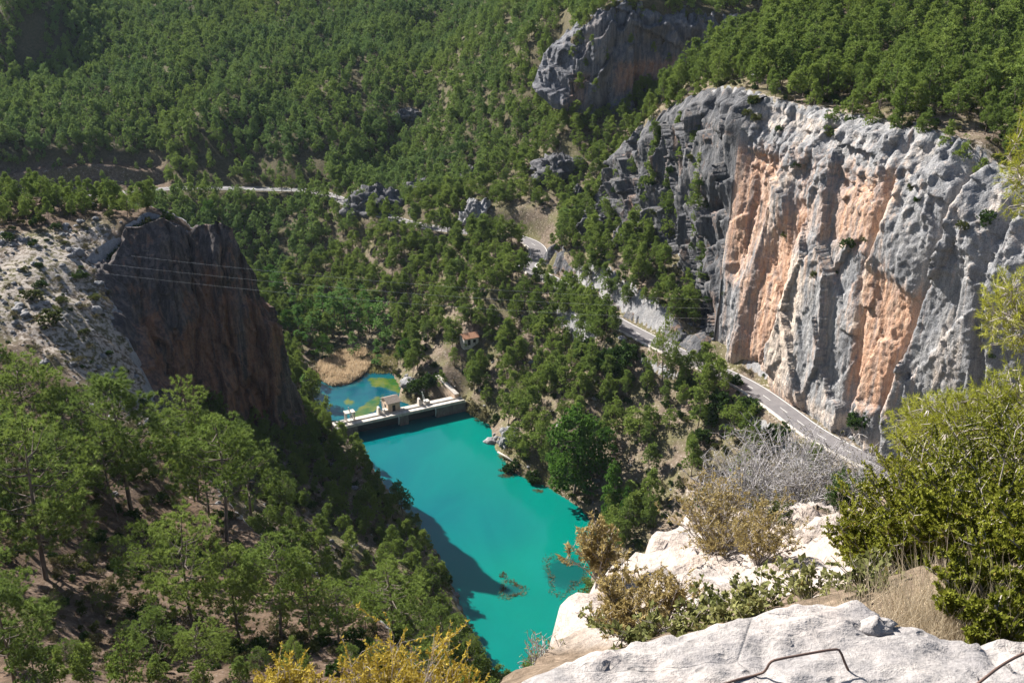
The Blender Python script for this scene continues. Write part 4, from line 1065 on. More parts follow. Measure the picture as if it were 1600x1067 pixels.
# ------------------------------------------------------------------ broadleaf trees, poplars
def put(kind, v, fx, fy, ty, name, lab, cat, group=None, wide=1.0, z=None, parts=('crown', 'trunk')):
    p = hit(fx, fy) if z is None else PZ(fx, fy, z)
    t = (p-CAM) @ FW; h = (fy-ty)/F*t/math.cos(math.radians(27))
    return plant(kind, v, tuple(p), h, r3.random()*6.28, name, parts, lab, cat, group, wide)
put('broad', 0, 897, 775, 640, 'broadleaf_tree', 'big bright green broadleaf tree on the lagoon shore', 'tree', None, 0.95)
put('broad', 1, 925, 752, 660, 'broadleaf_tree', 'smaller broadleaf tree joined to the big bright one', 'tree', None, 0.9)
put('fir', 0, 955, 818, 718, 'leafy_tree', 'dense cone shaped green tree beside the big broadleaf', 'tree', None, 0.85)
put('fir', 1, 978, 822, 760, 'leafy_tree', 'lower green cone tree against the taller cone tree', 'tree', None, 0.8)
for k, (fx, fy, ty, lab) in enumerate([(545,525,455,'tallest ivy green poplar in the row upstream of the reeds'), (562,530,478,'poplar beside the tallest poplar, slightly shorter'), (600,545,470,'dark green poplar nearest to the pine slope'), (470,545,478,'poplar by the water channel under the shaded cliff'),
        (488,535,490,'short poplar between the channel and the reeds'), (520,530,462,'slim poplar second from the tallest'), (578,520,470,'poplar half hidden behind the dark green one'), (590,575,530,'bushy poplar where the reeds meet the slope'), (505,515,452,'poplar rising behind the slim one'), (535,500,445,'poplar farthest upstream in the tall row'), (430,470,425,'poplar by the bend of the upper channel'), (460,500,450,'bright poplar over the upper channel'), (570,500,450,'poplar at the foot of the pine slope upstream'), (555,560,520,'low bright poplar right behind the reeds')]):
    put('poplar', k, fx, fy, ty, 'poplar_tree', lab, 'poplar', 'poplars in the valley floor upstream', 1.25)
for k, (fx, fy, ty, lab) in enumerate([(330,350,315,'round light green tree behind the summit of the shaded cliff'), (440,470,440,'small leafy tree by the channel bend'), (450,520,485,'leafy tree leaning over the channel'), (480,505,470,'light leafy tree behind the short poplar'), (425,450,415,'leafy tree farthest up the channel'), (505,560,525,'leafy tree behind the pale reeds'), (635,565,530,'leafy tree at the mouth of the pond')]):
    put('broad', k, fx, fy, ty, 'broadleaf_tree', lab, 'tree', 'leafy trees of the valley floor', 1.0)
put('poplar', 3, 478, 625, 585, 'willow_bush', 'bright yellowish willow at the foot of the shaded cliff', 'bush', None, 1.6)

# ------------------------------------------------------------------ bushes
def bush(kind, v, fx, fy, wpx, name, lab, group=None, P=None, tall=1.0):
    p = hit(fx, fy) if P is None else P
    t = (p-CAM) @ FW; R = wpx/F*t/2
    cm, tm, H = KIND[kind][v % len(KIND[kind])]
    e = plant(kind, v, tuple(p - np.array([0, 0, 0.05*R])), H*R, r3.random()*6.28, name, ('foliage', 'stem'), lab, 'bush', group)
    e.scale = (R, R, R*tall); return e
for k, (fx, fy, w_, lab) in enumerate([(985,572,60,'largest round dark green bush beside the road'), (950,575,55,'dark green bush next to the largest round one'), (920,560,45,'dark bush at the thin end of the roadside thicket'), (965,590,40,'low dark bush in front of the round thicket'),
        (1130,640,50,'bright green bush under the road edge, tallest of the thicket'), (1165,648,55,'wide bright bush below the road bend'), (1105,660,45,'dark bush at the shaded end of the thicket'), (1215,690,48,'bush standing alone under the lower road'), (1100,690,36,'dark bush below the thicket on bare ground'),
        (1150,600,26,'small bush touching the road kerb'), (1245,705,24,'little bush nearest the asphalt'), (1075,610,38,'bush under the road near the lone tall pine'), (660,610,42,'dark bush on the rocks over the pond'), (678,600,30,'bush above the third sluice hoist'), (740,640,40,'tawny bush at the end of the dam'), (760,655,34,'bush on the shore just past the dam'),
        (800,735,30,'green shore bush by the fallen trunk'), (835,752,30,'shore bush between the fallen trunk and big tree'), (1010,800,36,'green bush beyond the cone trees'), (1100,790,44,'bright green bush behind the white rocks')]):
    bush('darkbush' if k not in (14, 15) else 'scrub', k, fx, fy, w_, 'bush', lab)
def on_cliff(P, px, py):
    q = P.reshape(-1, 3); x, y, t = proj(q); i = np.argmin((x-px)**2 + (y-py)**2); return q[i]
for k, (fx, fy, w_, lab) in enumerate([(1270,435,20,'dark bush hanging in mid face of the streaked cliff'), (1303,428,13,'small bush beside the hanging mid face bush'), (1130,462,14,'bush in the first crack of the streaked cliff'), (1322,388,24,'bush on the mid ledge over the orange hollow'), (1350,380,16,'bush at the far side of the mid ledge'),
        (1345,668,52,'wide green bush on the bank under the orange hollow'), (1380,672,44,'second green bush on the bank over the road'), (1415,678,40,'green bush nearest the pine boughs on the bank'), (1178,190,22,'bush on the rim where the cliff begins'), (1215,205,16,'bush on the rocky cap of the cliff'), (1290,215,20,'bush under the rim pines'), (1325,195,18,'bush by the rim boulders'),
        (1420,300,22,'upper bush of the crack at the grey buttress'), (1432,315,18,'lower bush of the crack at the grey buttress'), (1500,360,24,'bush over the smooth grey slab'), (1540,350,34,'dark thicket at the top of the smooth grey slab'), (1450,410,14,'bush above the shadowed corner'), (1548,560,16,'bush low on the smooth grey slab'), (1225,372,18,'bush in the orange corner'), (1240,260,14,'small bush above the second orange streak')]):
    bush('darkbush' if k % 2 else 'bush', k, 0, 0, w_, 'bush', lab, None, on_cliff(CM_P, fx, fy) - CM_N.mean(0)*0.5)
for k, (fx, fy, w_) in enumerate([(1000,230,16),(1030,215,20),(1060,200,16),(975,270,18),(1010,290,22),(1045,270,16),(1075,250,20),(1090,320,18),(1060,330,24),(1020,340,22),(985,320,18),(1085,390,20),(1050,370,24),(960,300,16),(1095,230,16),(1070,290,14)]):
    bush(['bush', 'darkbush', 'darkbush'][k % 3], k, 0, 0, w_, 'bush', 'bush growing in the ledges of the grey broken bluff', 'bushes in the ledges of the grey bluff', on_cliff(CB_P, fx, fy) - CB_N.mean(0)*0.4)
for k, (fx, fy, w_) in enumerate([(1098,150,22),(1112,140,20),(1128,138,24),(1142,146,18),(1158,152,20),(1170,160,16)]):
    bush(['bush', 'darkbush'][k % 2], k, 0, 0, w_, 'bush', 'bush on the pale cap where the streaked cliff begins', 'bushes on the cap of the cliff', on_cliff(CM_P, fx, fy) - CM_N.mean(0)*0.8)
for k, (fx, fy, w_) in enumerate([(1104,330,20),(1102,370,24),(1106,400,20),(1100,440,26),(1107,470,22),(1104,500,26),(1098,290,18),(1106,520,20)]):
    bush(['darkbush', 'bush'][k % 2], k, 0, 0, w_, 'bush', 'bush in the fissure between grey bluff and streaked cliff', 'bushes in the fissure beside the streaked cliff', on_cliff(CB_P, fx, fy) - CB_N.mean(0)*0.2)
for k, (fx, fy, w_) in enumerate([(178,408,26),(196,398,30),(208,384,26),(216,370,28),(228,360,30),(240,352,24),(262,350,26),(188,420,20),(222,392,22)]):
    p = hit(fx, fy) + np.array([0, 0, 0.5])
    bush(['darkbush', 'bush', 'scrub'][k % 3], k, 0, 0, w_, 'bush', 'bush along the grey rim of the shaded cliff', 'bushes on the rim of the shaded cliff', p)
nb = 0
def dens_white(x, y, z, px, py, t):
    return (poly_sd(BARE_W, x, y) > 0)*0.62*(0.4 + 0.6*(fbm(x/9, y/9, 4.4, 2) > -0.1))
WB, wbx, wby, wbt = scatter(-200, -40, 150, 260, 2.5, dens_white, r3)
kv = visible(WB, np.full(len(WB), 0.5)) & (wbx > 5)
for i in np.nonzero(kv)[0]:
    R = 0.5 + 1.3*r3.random()**2.0
    nl = 'track' if wby[i] > 560 else ('cliff edge' if wbx[i] > 150 else 'ridge pines' if wby[i] < 420 else 'bare rock steps')
    sz = 'small' if R < 0.65 else ('large' if R > 1.05 else 'rounded')
    kd = ['bush', 'scrub', 'scrub', 'darkbush'][r3.integers(0, 4)]
    cl = {'bush': 'olive', 'scrub': 'tawny', 'darkbush': 'dark green'}[kd]
    bush(kd, int(r3.integers(0, 4)), 0, 0, 2*R*F/wbt[i], 'bush', f'{sz} {cl} bush on the white rock slope by the {nl}', f'{sz} {cl} bushes by the {nl}', WB[i], 0.8)
    nb += 1
print('bushes on white slope', nb)
for k, (fx, fy, w_, lab) in enumerate([(80,505,52,'widest olive bush in the middle of the white slope'), (50,470,40,'olive bush uphill of the widest one'), (150,470,26,'bush on the edge over the shaded cliff'), (110,620,30,'bush at the end of the pale track')]):
    bush('bush', k, fx, fy, w_, 'bush', lab, None, None, 0.8)

# undergrowth: low scrub nobody could count
def dens_under(x, y, z, px, py, t):
    d, _ = line_dist(ROADC, x, y)
    ok = (d > 4.6) & (poly_sd(WATER_POLY, x, y) < -0.6) & (poly_sd(POND_POLY, x, y) < -0.4) & (z > 0.2)
    n = fbm(x/14, y/14, 9.1, 3)
    k = ok*np.clip(0.50 + 0.6*n, 0.08, 0.92)
    k = k*np.where(poly_sd(BARE_W, x, y) > 0, 0.55, 1)*np.where(in_px([(200,725),(260,722),(440,800),(430,870),(300,810)], px, py), 0.25, 1)
    k = np.where((poly_sd(B_POLY, x, y) > 0) & (y < 200), np.minimum(k*1.5 + 0.12, 0.9)*ok, k)
    k = k*np.where(in_px([(1075,630),(1240,690),(1260,820),(1060,850),(1040,700)], px, py), 0.9, 1)
    return k*(1-sstep(1.3, 2.4, slope(x, y)))*(px > -60)*(px < 1660)*(py < 1150)*(py > -60)
UG, ux, uy, ut = scatter(-200, 170, 85, 350, 2.0, dens_under, r3)
kv = visible(UG, np.full(len(UG), 0.5)); UG, ux, uy = UG[kv], ux[kv], uy[kv]
usrc = sources_of('bush') + sources_of('darkbush') + sources_of('scrub')
dk = poly_sd(BARE_W, UG[:, 0], UG[:, 1]) > -2
uk = np.where(r3.random(len(UG)) < np.where(dk, 0.8, 0.45), 9 + r3.integers(0, 4, len(UG)), r3.integers(0, 9, len(UG)))
us = (0.35 + 0.75*r3.random(len(UG))**1.6)*np.where(dk, 0.55, 1.3)
geo_scatter('undergrowth', UG, us, r3.random(len(UG))*6.28, uk, usrc)
print('undergrowth', len(UG))
# ------------------------------------------------------------------ built things
def concrete(name, a, b, st=0.5):
    T = NT(name); v = T.geo()
    n = T.noise(v, 0.8, 4, 0.6); s_ = T.noise(T.scale(v, (1.5, 1.5, 0.25)), 1.0, 3, 0.6)
    c = T.mix(T.ramp(n, [(0.3, 0.0), (0.7, 1.0)]), a, b)
    c = T.mix(T.ramp(s_, [(0.5, 0.0), (0.7, st)]), c, tuple(x*0.45 for x in a))
    return T.done(c, 0.9, T.bump(n, 0.3, 0.05), 0.2)
M_CONC = concrete('weathered_concrete', (0.40,0.36,0.32), (0.56,0.52,0.47))
M_CONC_SHADE = concrete('shaded_concrete', (0.12,0.115,0.11), (0.22,0.21,0.20))  # darker copy of the concrete, under-deck shade painted into its colour
M_STONE = concrete('pinkish_stone', (0.42,0.31,0.23), (0.55,0.43,0.33))
M_PLASTER = concrete('white_plaster', (0.48,0.46,0.43), (0.58,0.56,0.53), 0.25)
def flat(name, col, rough=0.6, metal=0.0):
    T = NT(name); n = T.noise(T.geo(), 6.0, 3, 0.6)
    m = T.done(T.mix(T.ramp(n, [(0.35, 0.0), (0.7, 0.5)]), col, tuple(c*0.7 for c in col)), rough, None, 0.3); T.b.inputs['Metallic'].default_value = metal
    return m
M_STEEL = flat('white_painted_steel', (0.68,0.68,0.66)); M_GATE = flat('dark_sluice_steel', (0.05,0.065,0.075)); M_DARK = flat('dark_opening', (0.02,0.02,0.022)); M_WIRE = flat('grey_cable', (0.55,0.55,0.56), 0.5, 0.4); M_RUST = flat('rusty_iron', (0.13,0.085,0.07), 0.75, 0.3)
def tiles(name, a, b):
    T = NT(name); v = T.objc()
    w_ = T.n('ShaderNodeTexWave'); w_.inputs['Scale'].default_value = 2.2; w_.inputs['Distortion'].default_value = 0.6; T.l(v, w_.inputs['Vector'])
    n = T.noise(v, 3.0, 4, 0.7)
    return T.done(T.mix(T.ramp(n, [(0.3, 0.0), (0.7, 1.0)]), a, b), 0.9, T.bump(w_.outputs['Fac'], 0.6, 0.08), 0.15)
M_TILE = tiles('grey_brown_tiles', (0.20,0.165,0.14), (0.36,0.30,0.26)); M_TERRA = tiles('terracotta_tiles', (0.42,0.20,0.12), (0.60,0.34,0.22))

L_DAM = float(np.hypot(dd[0], dd[1])); ang = math.atan2(dd[1], dd[0])
dam = empty('dam_bridge', (DAM_A[0], DAM_A[1], 0), ang)
tag(dam, 'narrow concrete dam bridge with sluices across the turquoise lagoon', 'dam')
L = L_DAM; zt = 3.6
b = MB(); b.box(-1.5, L+1.0, 0, 2.6, zt-0.55, zt); b.build('deck', M_CONC, dam, 0.06)
for y0 in (0.02, 2.36): MB().box(-1.5, L+1, y0, y0+0.22, zt+0.003, zt+0.30).build('kerb', M_CONC, dam, 0.03)
for a, c in ((0.455, 0.53),): MB().box(a*L, c*L, 0.25, 5.0, -2.5, zt-0.56).build('pier', M_CONC_SHADE, dam, 0.1)
MB().box(0.775*L, L+1.5, 0.3, 5.0, -2.5, zt-0.56).build('abutment', M_CONC_SHADE, dam, 0.1)
MB().box(-2.5, 0.10*L, 0.3, 5.0, -2.5, zt-0.56).build('abutment', M_CONC_SHADE, dam, 0.1)
for a, c in ((0.10, 0.455), (0.53, 0.775)):
    g = MB(); g.box(a*L+0.05, c*L-0.05, 2.2, 2.5, -2, 2.3)
    for k in range(4): g.box(a*L+0.05, c*L-0.05, 2.02, 2.198, -0.2+0.6*k, -0.06+0.6*k)
    g.build('sluice_gate', M_GATE, dam)
MB().box(-2.4, L+0.5, 2.62, 5.2, zt-0.9, zt-0.25).build('hoist_walkway', M_CONC, dam, 0.05)
for x in (0.44*L, 0.76*L):
    MB().tube([(x, -0.02, zt-0.3), (x, -0.35, zt-0.45), (x-0.05, -0.5, zt-1.2), (x-0.25, -0.65, zt-2.6)], 0.13, 8).build('spill_pipe', M_STEEL, dam, 0, True)
def hoist(x, w_, tower):
    m = MB()
    if tower:
        for dx in (0.0, w_-0.3):
            for dy in (2.8, 4.4): m.box(x+dx, x+dx+0.3, dy, dy+0.3, zt-0.25, zt+2.4)
        m.box(x-0.15, x+w_+0.15, 2.7, 4.85, zt+2.4, zt+2.62)
    else:
        m.add([(x-0.2,2.7,zt-.25),(x+w_*.55,2.7,zt-.25),(x+w_*.55,4.6,zt-.25),(x-0.2,4.6,zt-.25),(x,3.1,zt+2.1),(x+0.5,3.1,zt+2.1),(x+0.5,4.3,zt+2.1),(x,4.3,zt+2.1)], [(3,2,1,0),(4,5,6,7),(0,1,5,4),(1,2,6,5),(2,3,7,6),(3,0,4,7)])
        m.box(x+w_*.62, x+w_*1.15, 2.75, 4.5, zt-0.25, zt+1.0)
    o = m.build('hoist_block', M_CONC, dam, 0.04)
    g = MB(); xc = x + w_*0.55
    g.tube([(xc, 3.0, zt), (xc-0.55, 3.2, zt+4.3)], 0.09, 6); g.tube([(xc+0.75, 3.0, zt), (xc-0.45, 3.25, zt+4.2)], 0.09, 6)
    for k in range(4): g.tube([(xc-0.1*k, 3.02+0.04*k, zt+0.8*k+0.5), (xc+0.62-0.22*k, 3.03+0.05*k, zt+0.8*k+0.5)], 0.05, 5)
    g.tube([(xc+0.2, 2.8, zt+1.1), (xc+0.2, 3.6, zt+1.1)], 0.28, 10)
    g.build('hoist_gear', M_STEEL, o)
hoist(0.035*L, 2.6, True); hoist(0.305*L, 2.6, False); hoist(0.655*L, 2.9, False)

gh = empty('gatehouse', tuple(DAM_A*[1,1,0] + np.array([math.cos(ang), math.sin(ang), 0])*0.385*L + np.append(dn, 0)*2.75 + [0, 0, zt-0.25]), ang + 0.06)
tag(gh, 'small stone gatehouse with tiled roof standing on the dam', 'building')
W_, D_, H_ = 3.7, 4.6, 3.1
m = MB(); m.add([(0,0,-3),(W_,0,-3),(W_,D_,-3),(0,D_,-3),(0,0,H_),(W_,0,H_),(W_,D_,H_),(0,D_,H_),(0,D_/2,H_+1.0),(W_,D_/2,H_+1.0)], [(0,1,5,4),(2,3,7,6),(1,2,6,9,5),(3,0,4,8,7)]); m.build('wall', M_STONE, gh)
m = MB()
for sgn in (0, 1):
    y0, y1 = (-0.35, D_/2) if sgn == 0 else (D_+0.35, D_/2)
    z0 = H_ - 0.12
    m.add([(-0.35,y0,z0),(W_+0.35,y0,z0),(W_+0.35,y1,H_+1.06),(-0.35,y1,H_+1.06),(-0.35,y0,z0+0.16),(W_+0.35,y0,z0+0.16),(W_+0.35,y1,H_+1.22),(-0.35,y1,H_+1.22)], [(0,1,2,3),(4,7,6,5),(0,4,5,1),(1,5,6,2),(3,2,6,7),(0,3,7,4)])
m.build('roof', M_TILE, gh)
MB().box(1.3, 2.2, -0.05, 0.06, 0.25, 2.3).build('door', M_DARK, gh); MB().box(-0.05, 0.06, 1.6, 2.5, 1.2, 2.2).build('window', M_DARK, gh)

rw = empty('retaining_wall', tuple(DAM_A*[1,1,0] + np.array([math.cos(ang), math.sin(ang), 0])*(L-2.2) + np.append(dn, 0)*2.8), ang)
tag(rw, 'pale stone retaining wall climbing from the end of the dam', 'wall')
m = MB(); m.add([(1.2,0,-1),(2.4,0,-1),(0.6,10,0),(-0.6,10,0),(1.2,0,4.8),(2.4,0,4.8),(0.6,10,7.2),(-0.6,10,7.2)], [(0,1,5,4),(1,2,6,5),(2,3,7,6),(3,0,4,7),(4,5,6,7)]); m.build('wall', M_STONE, rw, 0.05)
m = MB(); m.add([(1.1,-0.1,4.803),(2.5,-0.1,4.803),(0.7,10.1,7.203),(-0.7,10.1,7.203),(1.1,-0.1,5.0),(2.5,-0.1,5.0),(0.7,10.1,7.4),(-0.7,10.1,7.4)], [(0,1,5,4),(1,2,6,5),(2,3,7,6),(3,0,4,7),(4,5,6,7),(3,2,1,0)]); m.build('coping', M_CONC, rw, 0.03)

hp = HOUSE
ho = empty('small_house', tuple(hp + [0, 0, 0.2]), 0.45)
tag(ho, 'little white house with terracotta roof half hidden among the pines', 'house')
m = MB(); m.add([(-2.4,-1.8,-1),(2.4,-1.8,-1),(2.4,1.8,-1),(-2.4,1.8,-1),(-2.4,-1.8,2.6),(2.4,-1.8,2.6),(2.4,1.8,2.6),(-2.4,1.8,2.6),(-2.4,0,3.5),(2.4,0,3.5)], [(0,1,5,4),(2,3,7,6),(1,2,6,9,5),(3,0,4,8,7)]); m.build('wall', M_PLASTER, ho)
m = MB()
for s_ in (-1, 1):
    y0, z0 = 2.15*s_, 2.42
    m.add([(-2.75,y0,z0),(2.75,y0,z0),(2.75,0,3.56),(-2.75,0,3.56),(-2.75,y0,z0+.15),(2.75,y0,z0+.15),(2.75,0,3.71),(-2.75,0,3.71)], [(0,1,2,3),(4,7,6,5),(0,4,5,1),(1,5,6,2),(3,2,6,7),(0,3,7,4)])
m.build('roof', M_TERRA, ho)
MB().box(0.6, 1.5, -1.86, -1.76, 0.9, 1.9).build('window', M_DARK, ho); MB().box(-1.2, -0.3, -1.86, -1.76, 0.3, 2.1).build('door', M_DARK, ho)

# three cables across the gorge
for k, (a, c, sag, lab) in enumerate([((205,400),(1112,468),5.0,'uppermost thin cable strung across the gorge before the shaded cliff'), ((160,412),(1112,482),5.2,'middle thin cable strung across the gorge before the shaded cliff'), ((160,427),(1112,498),5.4,'lowest thin cable strung across the gorge before the shaded cliff')]):
    p0, p1 = PY(a[0], a[1], 214 - 1.5*k), PY(c[0], c[1], 244 - 2*k)
    u = np.linspace(0, 1, 60)[:, None]
    line = p0*(1-u) + p1*u - np.array([0, 0, 1])*4*sag*u*(1-u)*0.35
    v_, f_ = tube_np(line, 0.015, 5)
    tag(obj('cable', mesh_np('cable', v_, f_, M_WIRE)), lab, 'cable', 'cables across the gorge')

# low wall along the valley side of the road
Ln = resample(ROADC[: int(len(ROADC)*0.5)], 1.0)
i0 = np.argmin(np.abs(proj(Ln)[0]-1400)); Ln = Ln[max(i0-2, 0):]
P, Fq = strip('w', Ln, [3.15, 3.16, 3.45, 3.46], 0.0, M_CONC)
zz = np.array([-0.3, 0.42, 0.42, -0.3]); P[..., 2] += zz[None]
if np.linalg.norm(P[5, 3, :2]-np.array(PZ(700,760,0))[:2]) > np.linalg.norm(Ln[5, :2]-np.array(PZ(700,760,0))[:2]):
    P, Fq = strip('w', Ln, [-3.46, -3.45, -3.16, -3.15], 0.0, M_CONC); P[..., 2] += zz[None]
tag(obj('roadside_wall', mesh_np('roadside_wall', P.reshape(-1, 3), Fq[:, ::-1], M_CONC, False)), 'low pale wall along the valley edge of the road', 'wall')
# guard rail of the far road
rl = empty('guard_rail', tuple(PZ(350, 297, 30)))
tag(rl, 'pale guard rail beside the far road under the terraces', 'guard rail')
seg = resample(np.array(wz([(470,300,30),(430,299.5,30),(350,297.5,30),(280,297,30),(238,300,30)])), 1.0)
base = np.array(PZ(350, 297, 30)); seg = seg - base
v_, f_ = tube_np(seg + [0, 0, 0.75], 0.16, 6); obj('rail', mesh_np('rail', v_, f_, M_STEEL), rl)
for q in seg[::4]: MB().box(q[0]-.07, q[0]+.07, q[1]+.17, q[1]+.31, q[2]-.5, q[2]+.8).build('post', M_STEEL, rl)

# ------------------------------------------------------------------ rocks
def rock_mesh(name, seed, rx, ry, rz, mat, nu=44, nv=26, amp=0.32):
    u = np.linspace(0, 2*math.pi, nu, endpoint=False); v = np.linspace(0.02, math.pi-0.02, nv)
    U, Vv = np.meshgrid(u, v, indexing='ij')
    N = np.stack([np.cos(U)*np.sin(Vv), np.sin(U)*np.sin(Vv), np.cos(Vv)], -1)
    r = 1 + amp*fbm(N[..., 0]*1.4+seed, N[..., 1]*1.4, N[..., 2]*1.4, 4) + amp*0.5*ridged(N[..., 0]*2.6, N[..., 1]*2.6+seed, N[..., 2]*1.6, 3)*0.6
    r = r + 0.26*facets(U*2.2, Vv*2.6, seed, 0.7) + 0.16*facets(U*5, Vv*5, seed+1, 0.7)
    P = N*r[..., None]*np.array([rx, ry, rz])
    i = np.arange(nu)[:, None]*nv + np.arange(nv-1)[None]; j = ((np.arange(nu)+1) % nu)[:, None]*nv + np.arange(nv-1)[None]
    Fq = np.stack([i.ravel(), i.ravel()+1, j.ravel()+1, j.ravel()], 1)
    return mesh_np(name, P.reshape(-1, 3), Fq, mat, False)
OL = ['dark grey rock outcrop at the foot of the far wood, widest of all', 'rock knob beside the widest outcrop of the far wood', 'pale rock tower standing in the wood below the upper cliff', 'rock beside the pale tower in the wood', 'pale rock at the top of the grey bluff foot', 'broken rocks over the road cutting', 'grey boulder face on the rocky lagoon shore',
      'dark rock rib in the far wood slope', 'small rock lump over the upper road gap', 'rock under the upper cliff between pines', 'sandy scar over the upper road gap', 'little rock by the widest outcrop']
for k, (p, rw_, rh_) in enumerate(OUT_C):
    me = rock_mesh('rock_outcrop', 3.1*k+0.7, rw_*0.95, rw_*0.8, rh_*1.1, M_ROCK if k in (6, 10) else M_ROCK_GREY, 70, 40)
    o = obj('rock_outcrop', me, None, tuple(p + np.array([0, rw_*0.30, -rh_*0.1]))); tag(o, OL[k], 'rock')
# loose boulders on the white slope and by the shore
BOUL = []
for k, (fx, fy, s_, lab) in enumerate([(150,485,10,'white boulder at the edge above the shaded cliff'), (235,600,9,'white boulder at the low corner of the white slope'), (120,395,12,'flat pale boulder by the ridge pines'), (770,690,12,'pale shore boulder past the dam'), (640,600,14,'pale rock over the pond corner'), (655,610,10,'small pale rock beside the third hoist')]):
    p = hit(fx, fy); t = (p-CAM) @ FW; R = s_/F*t
    o = obj('boulder', rock_mesh('boulder', 11.3+2.2*k, R, R*0.8, R*0.6, M_ROCK, 20, 12), None, tuple(p)); tag(o, lab, 'boulder'); BOUL.append([o])
def dens_rub(x, y, z, px, py, t):
    return np.where(poly_sd(BARE_W, x, y) > 0, 0.4, 0.06)*(poly_sd(WATER_POLY, x, y) < -0.3)*(poly_sd(POND_POLY, x, y) < -0.3)*(z > 0.1)*(line_dist(ROADC, x, y)[0] > 3.6)
RB, rx_, ry_, _ = scatter(-190, 110, 120, 290, 1.7, dens_rub, r3)
kv = visible(RB, np.full(len(RB), 0.4)) & (rx_ > -20) & (rx_ < 1500) & (ry_ < 1080); RB = RB[kv]
geo_scatter('rubble', RB + [0, 0, 0.02], 0.10 + 0.38*r3.random(len(RB))**2.5, r3.random(len(RB))*6.28, r3.integers(0, 6, len(RB)), BOUL)

# ------------------------------------------------------------------ reeds, water weed, fallen trunk
M_REED = leaf_mat('dry_reeds', (0.46,0.34,0.22), (0.54,0.42,0.28), (0.60,0.50,0.36), 0.35)
M_REED_G = leaf_mat('green_reeds', (0.12,0.14,0.05), (0.18,0.18,0.07), (0.25,0.23,0.10), 0.3)
M_WEED = leaf_mat('brown_water_weed', (0.10,0.065,0.03), (0.15,0.10,0.045), (0.19,0.15,0.06), 0.2)
def blade_field(name, poly_pxz, n, h, w_, mat, seed, zb=None, bend=0.25):
    r = np.random.default_rng(seed)
    W = np.array([PZ(a, c, z)[:2] for a, c, z in poly_pxz]); lo, hi = W.min(0), W.max(0)
    q = lo + (hi-lo)*r.random((n*3, 2)); q = q[poly_sd(W, q[:, 0], q[:, 1]) > 0][:n]
    z = ground(q[:, 0], q[:, 1]) if zb is None else np.full(len(q), zb)
    z = np.maximum(z, -0.1)
    o = np.stack([q[:, 0], q[:, 1], z], 1); d = r.normal(size=o.shape)*bend; d[:, 2] = 1; d /= np.linalg.norm(d, axis=1)[:, None]
    s_ = r.normal(size=o.shape); s_[:, 2] = 0; s_ /= np.linalg.norm(s_, axis=1)[:, None]
    hh = h*(0.6+0.6*r.random(len(o)))[:, None]*(0.75+0.35*fbm(q[:, 0]/4, q[:, 1]/4, 1.0, 2))[:, None]
    V = np.stack([o-s_*w_, o+s_*w_, o+d*hh], 1).reshape(-1, 3)
    me = mesh_np(name, V, np.arange(len(V)).reshape(-1, 3), mat, True, {'tint': ('POINT', np.repeat(0.2+0.8*r.random(len(o)), 3))})
    o_ = obj(name, me); o_['kind'] = 'stuff'; return o_
blade_field('reeds', [(488,588,0),(500,570,0),(530,556,0),(572,553,0),(582,572,0),(566,588,0),(545,600,0),(518,604,0)], 9000, 2.3, 0.14, M_REED, 5, None, 0.3)
blade_field('shore_grass', [(575,556,0),(625,560,0),(622,584,0),(578,584,0)], 1800, 1.3, 0.12, M_REED_G, 6, None, 0.4)
blade_field('shore_grass', [(776,712,0),(800,738,0),(860,764,0),(905,793,0),(930,790,0),(880,742,0),(805,708,0)], 2600, 1.0, 0.10, M_REED_G, 8, None, 0.5)
def weed(fx, fy, wpx, hpx, n, lab, hollow, seed):
    r = np.random.default_rng(seed); c = PZ(fx, fy, 0.0); t = (c-CAM) @ FW
    rx, ry = wpx/F*t/2, hpx/F*t/2/math.sin(math.radians(32))
    a = r.random(n)*6.283; q = (hollow + (1-hollow)*r.random(n))**0.6*(1+0.25*np.sin(3*a+seed)+0.1*r.normal(size=n))
    o = np.stack([np.cos(a)*q*rx, np.sin(a)*q*ry, np.full(n, -0.05)], 1)
    d = r.normal(size=o.shape); d[:, 2] = np.abs(d[:, 2])*0.5+0.15; 
    V = blades(r, o, d, 0.55, 0.13, 2, 0.4)
    me = mesh_np('water_weed', V, np.arange(len(V)).reshape(-1, 3), M_WEED, True, {'tint': ('POINT', np.repeat(0.2+0.8*r.random(n), 6))})
    tag(obj('water_weed', me, None, tuple(c)), lab, 'water plant')
weed(882,898,62,52,700,'largest round patch of brown weed in the lagoon',0.72,1)
weed(799,921,42,26,500,'ring of brown weed left of the largest weed patch'.replace('left of','next to'),0.45,2)
weed(786,898,12,9,90,'tiny tuft of weed above the weed ring',0.0,3)
weed(791,743,22,8,200,'brown weed strip along the lagoon shore',0.0,4)
weed(842,767,16,6,110,'small green brown weed close to the broadleaf shore',0.0,5)
weed(785,735,12,5,80,'weed tuft by the fallen trunk',0.0,6)
p0, p1 = PZ(778,706,1.2), PZ(806,724,1.5)
tag(MB().tube([tuple(p0), tuple((p0+p1)/2+[0,0,.25]), tuple(p1)], [0.28, 0.24, 0.18], 8).build('fallen_trunk', M_TWIG, None, 0, True), 'pale fallen trunk lying on the lagoon shore', 'log')
# the lone tall pine in front of the road
p = hit(1036, 606); t = (p-CAM) @ FW
plant('near', 2, tuple(p), 112/F*t/math.cos(math.radians(24)), 1.0, 'pine_tree', ('crown', 'trunk'), 'lone tall slender pine standing in front of the road', 'pine tree', 'lone pine by the road', 0.62)
